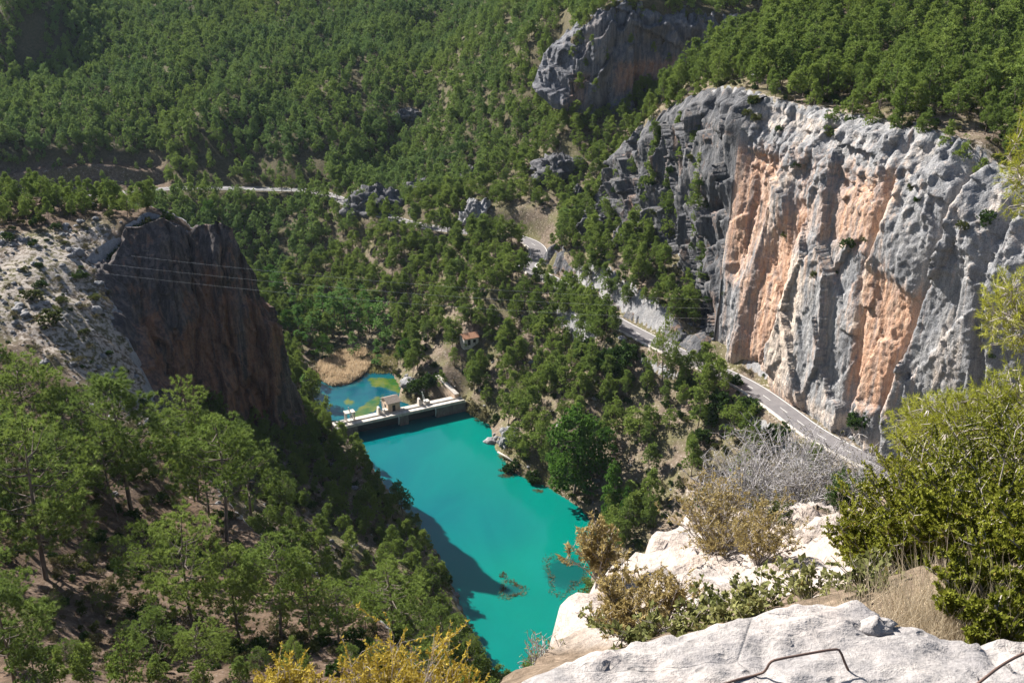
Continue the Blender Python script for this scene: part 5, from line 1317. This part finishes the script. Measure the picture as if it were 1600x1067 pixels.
# ------------------------------------------------------------------ the camera's own rocky spur
def make_spur_mat():
    T = NT('pale_spur_rock'); v = T.geo()
    n1 = T.noise(v, 0.55, 4, 0.6, 0.4); n2 = T.noise(v, 3.2, 5, 0.65); n3 = T.noise(v, 22.0, 3, 0.7)
    pale = T.ramp(n2, [(0.28, (0.218,0.196,0.186)), (0.48, (0.342,0.307,0.284)), (0.72, (0.446,0.399,0.361))])
    pale = T.mix(T.ramp(n1, [(0.35, 0.55), (0.6, 0.0)]), pale, (0.358,0.269,0.215))
    soil = T.ramp(T.noise(v, 9.0, 4, 0.7), [(0.3, (0.078,0.058,0.040)), (0.55, (0.161,0.120,0.087)), (0.75, (0.281,0.215,0.160))])
    c = T.mix(T.attr('soil'), pale, soil)
    c = T.mix(1.0, c, T.ramp(n3, [(0.3, 0.68), (0.55, 1.0), (0.75, 1.1)]), 'MULTIPLY')
    h = T.math('ADD', n2, T.math('MULTIPLY', n3, 0.25))
    return T.done(c, 0.92, T.bump(h, 0.7, 0.14), 0.15)
M_SPUR = make_spur_mat()
S_PTS = [tuple(PT(*q)) for q in [(990,872,12),(940,915,10.5),(905,955,9.3),(860,995,8.4),(838,1030,7.8),(1040,820,16),(1065,835,15),(1085,890,11),(1040,900,10.5),(1100,968,6.6),(1000,1000,7.2),(1000,1045,5.6),(1250,948,6.2),(1300,905,9),(1200,862,12.5),
   (1280,880,11),(1235,835,16.5),(1330,832,17),(1400,805,18),(1150,800,20),(1250,795,24),(1100,805,19),(1350,785,24),(1440,770,26),(1400,952,5.6),(1500,985,5),(1600,985,5),(1600,800,9.5),(1500,800,11),(1700,800,10),(1700,960,5),(1650,760,16),(1550,770,17),(1180,820,17),(1130,870,13),(1350,880,11.5)]]
S_PTS += [(0.3,1.0,127.9),(1.5,1.0,127.7),(3,1.0,127.8),(0.5,3.2,126.2),(1.5,3.3,126.2),(3,3,126.4),(5,2,127.6),(8,4,126.5),(10,12,122.5),(13,20,118.5),(0,-1.5,128.1),(4,-2,128.2),(12,2,127)]
rS = Rbf(S_PTS, 1.5, 0.05)
S_EDGE = [tuple(PT(*q)[:2]) for q in [(832,1034,7.8),(852,1000,8.4),(895,955,9.3),(928,918,10.4),(968,878,12),(1005,838,14),(1040,818,16),(1072,812,17),(1092,800,19)]]
S_POLY = [(-0.6,-4),(-0.6,2.0),(-0.25,4.5)] + S_EDGE + [tuple(PT(*q)[:2]) for q in [(1140,790,22),(1240,780,25.5),(1370,765,26.5),(1470,750,29)]] + [(16,27),(22,10),(22,-4)]
sx = axis([(-9,-1.5,0.5),(-1.5,8,0.09),(8,22,0.4),(22,45,2)]); sy = axis([(-6,2,0.25),(2,20,0.09),(20,30,0.2),(30,62,1.6)])
SX, SY = np.meshgrid(sx, sy, indexing='ij')
ssd = poly_sd(S_POLY, SX, SY)
out = np.maximum(-ssd + 0.25*fbm(SX/0.8, SY/0.8, 3, 3), 0)
topz = rS(SX, SY)
def spur_noise(x, y):
    n = 0.30*ridged(x/2.2, y/2.2, 1.2, 4) + 0.16*fbm(x/0.7, y/0.7, 4.2, 4) + 0.16*np.floor(3*fbm(x/1.1, y/1.1, 2.1, 2)) + 0.05*ridged(x/0.35, y/0.35, 6, 2)
    return (n - 0.35)*(0.10 + 0.9*sstep(4, 14, y))*sstep(2.5, 4, y)*0.8
SZ = topz + spur_noise(SX, SY) - np.minimum(2.6*out, 14 + 0.9*out)*1.0 + 0.5*ridged(SX/1.7, SY/1.7, topz/3, 3)*sstep(0.3, 2, out)
def sground(x, y):
    x = np.atleast_1d(np.asarray(x, float)); y = np.atleast_1d(np.asarray(y, float))
    i = np.clip(np.searchsorted(sx, x)-1, 0, len(sx)-2); j = np.clip(np.searchsorted(sy, y)-1, 0, len(sy)-2)
    return SZ[i, j]
soil = sstep(0.15, 0.6, fbm(SX/2.0, SY/2.0, 7.7, 3) + 0.9*sstep(5.5, 9, SX) - 0.2 + 0.8*sstep(20, 24, SY) + 1.2*(1-sstep(5.5, 7.0, SY)))*(1-sstep(0.2, 0.8, out))
me = mesh_np('rocky_ground', np.stack([SX, SY, SZ], -1).reshape(-1, 3), grid_faces(len(sx), len(sy)), M_SPUR, True, {'soil': ('POINT', soil.ravel())})
tag(obj('rocky_ground', me), kind='structure')
def shit(px, py, t0=1.5):
    d = ray(px, py); t = np.arange(t0, 40, 0.02); P = CAM + t[:, None]*d
    b = np.nonzero(P[:, 2] < sground(P[:, 0], P[:, 1]))[0]
    return P[b[0]] if len(b) else PT(px, py, 20)

# the slab at the photographer's feet
ZS = 128.28
OUTL = [PZ(a, c, ZS + dz)[:2] for a, c, dz in [(760,1150,0),(815,1069,0),(850,1050,0),(905,1032,0),(960,1012,0),(1010,997,0),(1080,985,0),(1160,971,0),(1230,955,0),(1300,943,0),(1343,938,0),(1362,950,0),(1378,972,0),(1400,985,-.02),(1440,990,-.03),(1470,1002,-.03),(1510,1008,-.03),(1560,1002,-.03),(1610,1012,-.03),(1750,1040,-.03),(1900,1150,0),(1900,1700,0),(760,1700,0)]]
lx = np.arange(-0.5, 3.6, 0.016); ly = np.arange(0.25, 2.75, 0.016)
LX, LY = np.meshgrid(lx, ly, indexing='ij')
lsd = poly_sd(OUTL, LX, LY) + 0.016*fbm(LX/0.12, LY/0.12, 2, 3)
crack = np.minimum(np.abs(fbm(LX/0.55+3, LY/0.55, 1, 3)), 0.16)/0.16
LZ = ZS + 0.030*fbm(LX/0.5, LY/0.5, 5, 4) + 0.009*ridged(LX/0.10, LY/0.06, 3, 4) + 0.008*facets(LX/0.13, LY/0.10, 2.5, 0.9) - 0.012*(1-crack)*sstep(0.9, 1.3, LX) - 0.03*sstep(1.0, 1.4, LX)*(fbm(LX/0.25, LY/0.2, 8, 3) > 0.25)
LZ = LZ - 0.75*(1-sstep(-0.16, 0.0, lsd))**1.3 - 0.012*(1-sstep(0, 0.08, lsd))
me = mesh_np('rock_slab', np.stack([LX, LY, LZ], -1).reshape(-1, 3), grid_faces(len(lx), len(ly)), None, True)
def make_slab():
    T = NT('pale_slab_rock'); v = T.geo()
    n1 = T.noise(v, 2.6, 4, 0.6, 0.5); n2 = T.noise(T.scale(v, (9, 16, 9)), 1.0, 5, 0.7, 0.3); n3 = T.noise(v, 70.0, 3, 0.7)
    c = T.ramp(n2, [(0.28, (0.211,0.196,0.196)), (0.46, (0.306,0.281,0.268)), (0.7, (0.412,0.378,0.353))])
    c = T.mix(T.ramp(n1, [(0.42, 0.65), (0.6, 0.0)]), c, (0.201,0.193,0.199))
    c = T.mix(T.ramp(n1, [(0.6, 0.0), (0.75, 0.5)]), c, (0.438,0.361,0.317))
    c = T.mix(1.0, c, T.ramp(n3, [(0.3, 0.75), (0.6, 1.05)]), 'MULTIPLY')
    pit = T.ramp(T.voro(T.scale(v, (14, 20, 14)), 1.0), [(0.10, 0.0), (0.22, 1.0)])
    ck = T.ramp(T.voro(T.scale(T.n('ShaderNodeTexCoord').outputs['Object'], (1.6, 2.6, 1)), 1.0, 'DISTANCE_TO_EDGE'), [(0.0, 0.0), (0.009, 1.0)])
    lich = T.ramp(T.noise(v, 7.0, 5, 0.75), [(0.56, 0.0), (0.66, 0.6)])
    c = T.mix(lich, c, (0.135,0.130,0.130)); c = T.mix(1.0, c, T.ramp(pit, [(0.0, 0.72), (1.0, 1.0)]), 'MULTIPLY'); c = T.mix(1.0, c, T.ramp(ck, [(0.0, 0.88), (1.0, 1.0)]), 'MULTIPLY')
    h = T.math('ADD', T.math('ADD', n2, T.math('MULTIPLY', n3, 0.3)), T.math('ADD', T.math('MULTIPLY', pit, 0.35), T.math('MULTIPLY', ck, 0.15)))
    return T.done(c, 0.9, T.bump(h, 0.7, 0.02), 0.2)
me.materials.append(make_slab()); tag(obj('rock_slab', me), kind='structure')
for k, (fx, fy, s_, lab) in enumerate([(1370,982,0.034,'small grey stone in the notch of the pale slab')]):
    p = PZ(fx, fy, ZS - 0.02); tag(obj('stone', rock_mesh('stone', 5.5+k, s_*1.3, s_, s_*0.8, me.materials[0], 20, 12), None, tuple(p)), lab, 'stone')
rg = MB(); zf = ZS + 0.01
pts = [PZ(1090,1085,ZS+.015), PZ(1140,1064,ZS+.015), PZ(1190,1052,ZS+.02), PZ(1197,1046,ZS+.04), PZ(1203,1034,ZS+.075), PZ(1212,1030,ZS+.08), PZ(1260,1021,ZS+.08), PZ(1306,1013,ZS+.08), PZ(1313,1016,ZS+.075), PZ(1322,1040,ZS+.04), PZ(1334,1062,ZS-.03)]
P_ = smooth_line(np.array(pts), 1); tag(rg.tube([tuple(q) for q in P_], 0.0032, 8).build('iron_rung', M_RUST, None, 0, True), 'bent rusty iron rung fixed in the pale slab', 'rung')
wr = MB(); P_ = smooth_line(np.array([PZ(1505,1085,ZS+.0), PZ(1535,1062,ZS+.03), PZ(1562,1040,ZS+.05), PZ(1600,1019,ZS+.06), PZ(1660,1000,ZS+.07)]), 2)
wr.tube([tuple(q) for q in P_], 0.004, 6); tag(wr.build('wire_rope', M_RUST, None, 0, True), 'thin dark wire rope lying over the slab corner', 'wire')

# ------------------------------------------------------------------ shrubs and boughs close by
def grow(r, base, height, radius, nstem, twigs, r0, upness=1.0, wob=0.25):
    """stems that fan out of one foot; returns tubes and twig points with directions"""
    tubes, tips, dirs = [], [], []
    for i in range(nstem):
        a = r.random()*6.283; sp = math.sqrt(r.random())*radius
        end = np.array([math.cos(a)*sp, math.sin(a)*sp, height*(0.55 + 0.5*r.random())*(1-0.35*(sp/radius)**2)])
        n = 6; u = np.linspace(0, 1, n)[:, None]
        mid = end*np.array([0.35, 0.35, 0.55*upness])
        P = 2*u*(1-u)*mid + u*u*end + np.array([math.cos(a), math.sin(a), 0])*0.05*radius*(1-u)
        P = P + np.cumsum(r.normal(size=P.shape)*wob*height*0.05, 0)*(u > 0)
        tubes.append((P, r0*np.linspace(1, 0.35, n)))
        for j in range(twigs):
            f = 0.30 + 0.7*r.random(); b = np.array([np.interp(f, u[:, 0], P[:, k]) for k in range(3)])
            d = r.normal(size=3); d[2] = abs(d[2])*0.8 + 0.35; d /= np.linalg.norm(d)
            l = height*(0.12 + 0.16*r.random())
            e = b + d*l; m = (b+e)/2 + r.normal(size=3)*l*0.10
            tubes.append((np.array([b, m, e]), r0*np.array([0.4, 0.3, 0.16])))
            tips.append((b, m, e)); dirs.append(d)
    return tubes, np.array(tips), np.array(dirs)
def tubes_mesh(name, tubes, mat, n=4):
    Vs, Fs, k = [], [], 0
    for P, R in tubes:
        v, f = tube_np(P, R, n); Vs.append(v); Fs.append(f+k); k += len(v)
    return mesh_np(name, np.concatenate(Vs), np.concatenate(Fs), mat)
def leaf_quads(r, p, d, L, W):
    s = np.cross(d, r.normal(size=d.shape)); s /= np.linalg.norm(s, axis=1)[:, None]+1e-9
    l = L*(0.6+0.7*r.random(len(p)))[:, None]; w = W*(0.7+0.6*r.random(len(p)))[:, None]
    nrm = np.cross(s, d)
    V = np.stack([p, p + d*l*0.45 + s*w*0.5 + nrm*l*0.06, p + d*l, p + d*l*0.45 - s*w*0.5 + nrm*l*0.06], 1)
    return V.reshape(-1, 3)
def shrub(name, seed, pos, height, radius, nstem, twigs, per, L, W, mat, label, cat='shrub', group=None, wood=None, r0=0.012, spread=0.5, stem_leaf=0.25):
    r = np.random.default_rng(seed)
    tubes, tips, dirs = grow(r, pos, height, radius, nstem, twigs, r0)
    e = empty(name, tuple(pos)); tag(e, label, cat, group)
    obj('branches', tubes_mesh('branches', tubes, wood or M_TWIG), e)
    if per:
        n = len(tips); f = stem_leaf + (1-stem_leaf)*r.random((n, per))
        b, m, t_ = tips[:, 0][:, None], tips[:, 1][:, None], tips[:, 2][:, None]
        p = (b*(1-f[..., None])**2 + 2*m*f[..., None]*(1-f[..., None]) + t_*f[..., None]**2).reshape(-1, 3)
        d = np.repeat(dirs, per, 0)*0.7 + r.normal(size=p.shape)*spread; d /= np.linalg.norm(d, axis=1)[:, None]
        V = leaf_quads(r, p, d, L, W)
        tint = np.repeat(np.clip(0.5*np.repeat(r.random(n), per) + 0.5*r.random(n*per), 0.02, 1), 4)
        obj('foliage', mesh_np('foliage', V, np.arange(len(V)).reshape(-1, 4), mat, False, {'tint': ('POINT', tint)}), e)
    return e
M_ROSE = leaf_mat('ochre_shrub_leaves', (0.20,0.155,0.055), (0.28,0.215,0.08), (0.38,0.30,0.13), 0.3)
M_ROSEG = leaf_mat('yellow_shrub_leaves', (0.21,0.16,0.025), (0.30,0.225,0.035), (0.40,0.31,0.05), 0.3)
M_LENT = leaf_mat('glossy_green_leaves', (0.075,0.095,0.012), (0.125,0.145,0.016), (0.22,0.23,0.03), 0.35, (0.26,0.15,0.05))
M_SMIL = leaf_mat('climber_leaves', (0.085,0.105,0.033), (0.14,0.155,0.05), (0.25,0.25,0.095), 0.35, (0.28,0.18,0.07))
M_BOUGH = leaf_mat('yellow_green_needles', (0.19,0.22,0.022), (0.25,0.275,0.03), (0.35,0.36,0.05), 0.4)  # yellow-green colour of the close pine's own needles
M_STRAW = leaf_mat('straw_grass', (0.36,0.29,0.20), (0.46,0.38,0.27), (0.56,0.48,0.36), 0.3)
M_PALE = bark('pale_dead_twigs', (0.26,0.245,0.25), (0.44,0.42,0.42))
TD = {935: 10.8, 1120: 12.6, 975: 8.2, 1040: 8.6, 1180: 11.5, 848: 8.2, 1010: 6.6, 1075: 6.4, 1130: 6.5, 1190: 6.5, 1260: 6.6, 940: 8.8, 1240: 23.5, 1340: 23.5, 1165: 20.5, 1205: 19, 1315: 20, 1440: 5.2, 1510: 4.9, 1290: 17}
def bs(px, py):
    p = PT(px, py, TD[px]); p[2] = sground(p[0], p[1])[0] - 0.06; return p
shrub('heath_shrub', 1, bs(935,915), 0.72, 0.34, 24, 8, 24, 0.05, 0.016, M_ROSE, 'orange tinted shrub leaning out at the rim of the pale rocks', r0=0.010)
shrub('heath_shrub', 2, bs(1120,905), 1.0, 0.74, 44, 10, 20, 0.045, 0.013, M_ROSE, 'wide straw coloured shrub between the two pale rocks', r0=0.010)
shrub('heath_shrub', 3, bs(975,1000), 0.62, 0.46, 36, 10, 30, 0.035, 0.011, M_ROSE, 'straw coloured shrub just over the edge of the slab', r0=0.008)
shrub('heath_shrub', 4, bs(1040,955), 0.55, 0.32, 20, 9, 26, 0.035, 0.011, M_ROSE, 'low straw coloured shrub touching the wide one', r0=0.008)
shrub('heath_shrub', 5, bs(1180,910), 0.85, 0.45, 24, 9, 24, 0.04, 0.012, M_ROSE, 'low shrub at the foot of the pale rock shelf', r0=0.008)
shrub('thorn_shrub', 6, bs(848,1015), 0.50, 0.28, 16, 8, 3, 0.025, 0.012, M_SMIL, 'bare whitish thorn shrub on the outermost rock', wood=M_PALE, r0=0.008)
for k, (fx, fy, lab) in enumerate([(1010,1000,'green climber clump beside the straw shrub edge'), (1075,975,'green climber along the slab edge'), (1130,962,'thickest green climber behind the slab'), (1190,945,'green climber below the pale shelf'), (1260,930,'small dark climber in the corner of the slab'), (940,985,'green leaves by the straw shrub on the rim')]):
    shrub('climber', 20+k, bs(fx, fy), 0.22, 0.34, 20, 6, 5, 0.042, 0.03, M_SMIL, lab, 'climbing plant', None, r0=0.006, spread=0.9)
for k, (fx, fy, t, h, R, lab) in enumerate([(640,1150,18.5,2.3,0.85,'yellow flowering shrub in front of the open crowned pine'), (585,1130,18,1.5,0.55,'yellow shrub joined to the taller yellow one'), (700,1130,18.5,1.5,0.6,'yellow shrub on the side toward the lagoon'), (445,1120,19,1.2,0.35,'yellow shrub standing apart at the frame bottom'), (490,1125,19,1.2,0.4,'second yellow shrub of the pair standing apart')]):
    p = PT(fx, fy, t); p[2] = ground(p[0], p[1])[0]
    need = PT(fx, fy, t)[2]
    shrub('yellow_shrub', 40+k, np.array([p[0], p[1], max(p[2]-0.1, need-1.2)]), h + max(0, need - max(p[2]-0.1, need-1.2)), R, 46, 9, 36, 0.075, 0.034, M_ROSEG, lab, 'shrub', None, r0=0.012)
# dead grey shrub
for k, (fx, fy, h, R, lab) in enumerate([(1240,805,2.0,2.1,'large leafless grey shrub above the road'), (1340,795,1.6,1.4,'leafless grey shrub next to the large leafless one'), (1165,800,1.4,1.2,'smaller leafless shrub over the green slope')]):
    shrub('dead_shrub', 60+k, bs({1240:1240,1340:1340,1165:1165}[fx], {1240:800,1340:790,1165:795}[fx]), h, R, 120 if k == 0 else 70, 14, 2, 0.06, 0.02, M_SCRUB, lab, 'shrub', None, wood=M_PALE, r0=0.016)
shrub('juniper_bush', 66, bs(1205,815), 0.7, 0.5, 24, 8, 24, 0.05, 0.02, M_BUSH, 'small olive bush at the foot of the grey leafless shrub')
shrub('juniper_bush', 67, bs(1315,800), 1.3, 0.35, 20, 8, 26, 0.06, 0.02, M_DARKBUSH, 'dark green upright bush inside the grey leafless shrubs')
# glossy green thicket on the right
for k, (fx, fy, t, h, R, st, lab) in enumerate([(1380,925,7.6,0.42,0.40,36,'small green shrub nearest the pale shelf'), (1440,950,8.2,0.70,0.8,70,'glossy green shrub behind the dry grass'), (1560,930,8.6,0.98,0.95,90,'tallest glossy green shrub at the frame edge'), (1345,910,9.2,0.50,0.42,40,'low end of the green thicket beside the pale shelf'), (1480,880,10,0.85,0.95,80,'green shrub of the thicket rising toward the pine boughs'), (1620,990,5.6,0.36,0.5,50,'green shrub with orange leaves nearest the slab'), (1680,880,8.5,1.0,1.0,70,'green shrub cut by the frame edge'), (1530,980,5.3,0.24,0.36,36,'low green shrub between dry grass and the frame edge'), (1590,992,4.9,0.26,0.36,36,'low green shrub touching the slab at the frame edge'), (1465,940,6.3,0.42,0.40,36,'low green shrub rising out of the dry grass'), (1530,935,7.0,0.6,0.6,50,'rounded green shrub in the middle of the thicket')]):
    p = PT(fx, fy, t); p[2] = sground(p[0], p[1])[0] - 0.05
    shrub('green_shrub', 80+k, p, h + 0.1, R, st, 13, 62, 0.026, 0.015, M_LENT, lab, 'shrub', 'glossy green thicket', r0=0.012, spread=0.8, stem_leaf=0.1)
for k, (fx, fy, t) in enumerate([(1160,962,6.3),(1290,940,5.2),(1350,935,6.0),(1110,985,5.4)]):
    p = PT(fx, fy, t); p[2] = sground(p[0], p[1])[0] - 0.03
    shrub('climber', 120+k, p, 0.16 + 0.05*(k % 3), 0.30, 18, 6, 6, 0.04, 0.028, M_SMIL, 'low leafy climber filling the strip between slab and pale rocks', 'climbing plant', 'low climbers behind the slab', r0=0.005, spread=0.9)
# dry grass by the slab
def tuft_field(name, cx, cy, rx, ry, n, h, w_, seed):
    r = np.random.default_rng(seed); c = bs(cx, cy)
    q = r.normal(size=(n, 2))*0.5*np.array([rx, ry]) + c[:2]
    o = np.stack([q[:, 0], q[:, 1], sground(q[:, 0], q[:, 1]) - 0.02], 1)
    cl = r.normal(size=(14, 3))*0.35; d = cl[r.integers(0, 14, n)] + r.normal(size=(n, 3))*0.25; d[:, 2] = 1.0; d /= np.linalg.norm(d, axis=1)[:, None]
    s_ = r.normal(size=o.shape); s_[:, 2] = 0; s_ /= np.linalg.norm(s_, axis=1)[:, None]
    hh = h*(0.5+0.7*r.random(n))[:, None]; V = np.stack([o-s_*w_, o+s_*w_, o+d*hh], 1).reshape(-1, 3)
    o_ = obj(name, mesh_np(name, V, np.arange(len(V)).reshape(-1, 3), M_STRAW, True, {'tint': ('POINT', np.repeat(0.2+0.8*r.random(n), 3))})); o_['kind'] = 'stuff'
tuft_field('dry_grass', 1440, 975, 0.55, 0.50, 2400, 0.34, 0.0026, 3)
tuft_field('dry_grass', 1510, 985, 0.5, 0.35, 900, 0.30, 0.0026, 4)
tuft_field('dry_grass', 1290, 830, 2.2, 1.2, 500, 0.28, 0.006, 6)
p = PZ(1331, 1022, ZS); 
# the pine whose boughs reach into the picture; its trunk stands beyond the frame edge
r6 = np.random.default_rng(99)
TX = PT(1760, 780, 15.5); TX[2] = sground(TX[0], TX[1])[0] - 0.2
fp = empty('pine_tree', tuple(TX)); tag(fp, 'close pine whose yellow green boughs reach in over the grey slab', 'pine tree')
Ht = PT(1760, 60, 15.5)[2] - TX[2]
zt_ = np.linspace(0, Ht, 8); obj('trunk', tubes_mesh('trunk', [(np.stack([0.05*np.sin(zt_), 0.06*np.cos(zt_), zt_], 1), 0.19*(1-np.linspace(0, .8, 8)))], M_BARK, 10), fp)
def bough(cx, cy, wx, wy, dep, n, t):
    """a bough from the trunk to a spray of needle shoots around a point"""
    c = PT(cx, cy, t) - TX; k = t/F
    zb = max(0.3, c[2] - 0.5 - 0.25*abs(c[0])); b = np.array([0, 0, zb])
    tubes = [(np.stack([b*(1-u) + c*u + np.array([0, 0, 0.25*math.sin(u*3.1)]) for u in np.linspace(0, 1, 6)]), 0.055*np.linspace(1, 0.3, 6))]
    g = r6.normal(size=(n, 3)); g /= np.linalg.norm(g, axis=1)[:, None]; g *= (r6.random(n)**0.4)[:, None]
    ax = np.array([wx*k/2, dep, wy*k/2])
    sp = c + g*ax*(1+0.25*fbm(g[:, 0]*2+cx, g[:, 1]*2, g[:, 2]*2, 2))[:, None]
    lim = sp[r6.integers(0, n, max(8, n//26))]
    idx = np.argmin(((sp[:, None]-lim[None])**2).sum(-1), 1)
    for q in lim: tubes.append((np.stack([c*0.8 + b*0.2, (c+q)/2, q]), np.array([0.025, 0.017, 0.009])))
    d = sp - c; d /= np.linalg.norm(d, axis=1)[:, None]; d = d*0.7 + r6.normal(size=d.shape)*0.45 + [0, 0, 0.35]; d /= np.linalg.norm(d, axis=1)[:, None]
    for q, e, i in zip(sp, d, idx): tubes.append((np.stack([lim[i]*0.6+q*0.4, q, q + e*0.14]), np.array([0.007, 0.005, 0.003])))
    obj_ = obj('bough', tubes_mesh('bough', tubes, M_TWIG, 4), fp)
    per = 30; f = np.tile(np.linspace(0, 1, per), n)
    o = np.repeat(sp, per, 0) + np.repeat(d, per, 0)*0.14*f[:, None]
    dd_ = np.repeat(d, per, 0)*0.75 + r6.normal(size=o.shape)*0.5; dd_ /= np.linalg.norm(dd_, axis=1)[:, None]
    V = blades(r6, o, dd_, 0.085, 0.008, 1, 0.12)
    tint = np.repeat(np.repeat(np.clip(0.5*r6.random(len(lim))[idx] + 0.4*r6.random(n) + 0.1, 0.02, 1), per), 3)
    obj('needles', mesh_np('needles', V, np.arange(len(V)).reshape(-1, 3), M_BOUGH, True, {'tint': ('POINT', tint)}), obj_)
bough(1530, 680, 260, 130, 0.9, 1100, 15.0)
bough(1460, 675, 130, 100, 0.6, 380, 15.5)
bough(1590, 640, 130, 110, 0.7, 420, 14.6)
bough(1590, 735, 170, 70, 0.7, 420, 13.5)
bough(1580, 490, 75, 130, 0.5, 260, 15.0)
bough(1612, 265, 85, 170, 0.55, 300, 15.2)
bough(1800, 120, 200, 200, 0.9, 420, 15.6)
bough(1900, 300, 220, 180, 0.9, 420, 16.0)
bough(1890, 520, 240, 160, 0.9, 420, 15.8)
# ------------------------------------------------------------------ camera, sun, sky
cam = bpy.data.cameras.new('camera'); cam.sensor_width = 36; cam.lens = 36*F/1600; cam.clip_start = 0.1; cam.clip_end = 5000
co = bpy.data.objects.new('camera', cam); co.location = CAM; co.rotation_euler = (math.radians(90)-PITCH, 0, 0); C.objects.link(co)
bpy.context.scene.camera = co
SUN_EL, SUN_AZ = math.radians(37.5), (-0.785, 0.62)
sd = Vector((SUN_AZ[0]*math.cos(SUN_EL), SUN_AZ[1]*math.cos(SUN_EL), math.sin(SUN_EL))).normalized()
sl = bpy.data.lights.new('sun', 'SUN'); sl.energy = 5.0; sl.angle = math.radians(0.5); sl.color = (1.0, 0.95, 0.87)
so = bpy.data.objects.new('sun', sl); so.rotation_euler = (-sd).to_track_quat('-Z', 'Y').to_euler(); so.location = (0, 0, 400); C.objects.link(so)
w = bpy.data.worlds.new('World'); bpy.context.scene.world = w; w.use_nodes = True
nt = w.node_tree; bg = nt.nodes['Background']
sk = nt.nodes.new('ShaderNodeTexSky'); sk.sky_type = 'NISHITA'; sk.sun_disc = False
sk.sun_elevation = SUN_EL; sk.sun_rotation = math.atan2(sd.x, sd.y)
nt.links.new(sk.outputs[0], bg.inputs[0]); bg.inputs[1].default_value = 0.05
sc = bpy.context.scene
sc.view_settings.view_transform = 'Standard'; sc.view_settings.look = 'None'; sc.view_settings.exposure = 1.5; sc.view_settings.gamma = 1.0
sc.cycles.max_bounces = 6; sc.cycles.diffuse_bounces = 2; sc.cycles.glossy_bounces = 2; sc.cycles.transmission_bounces = 2; sc.cycles.volume_bounces = 0; sc.cycles.transparent_max_bounces = 4
sc.cycles.use_denoising = True

# the air of the valley
hm = bpy.data.materials.new('valley_air'); hm.use_nodes = True; hn = hm.node_tree; hn.nodes.clear()
ho_ = hn.nodes.new('ShaderNodeOutputMaterial'); pv = hn.nodes.new('ShaderNodeVolumePrincipled'); hn.links.new(pv.outputs[0], ho_.inputs['Volume'])
pv.inputs['Density'].default_value = 0.00003; pv.inputs['Color'].default_value = (0.62, 0.78, 1.0, 1); pv.inputs['Anisotropy'].default_value = 0.0
hz = MB(); hz.box(-520, 560, -120, 1060, -8, 330); hz_o = hz.build('haze', hm); hz_o['kind'] = 'stuff'
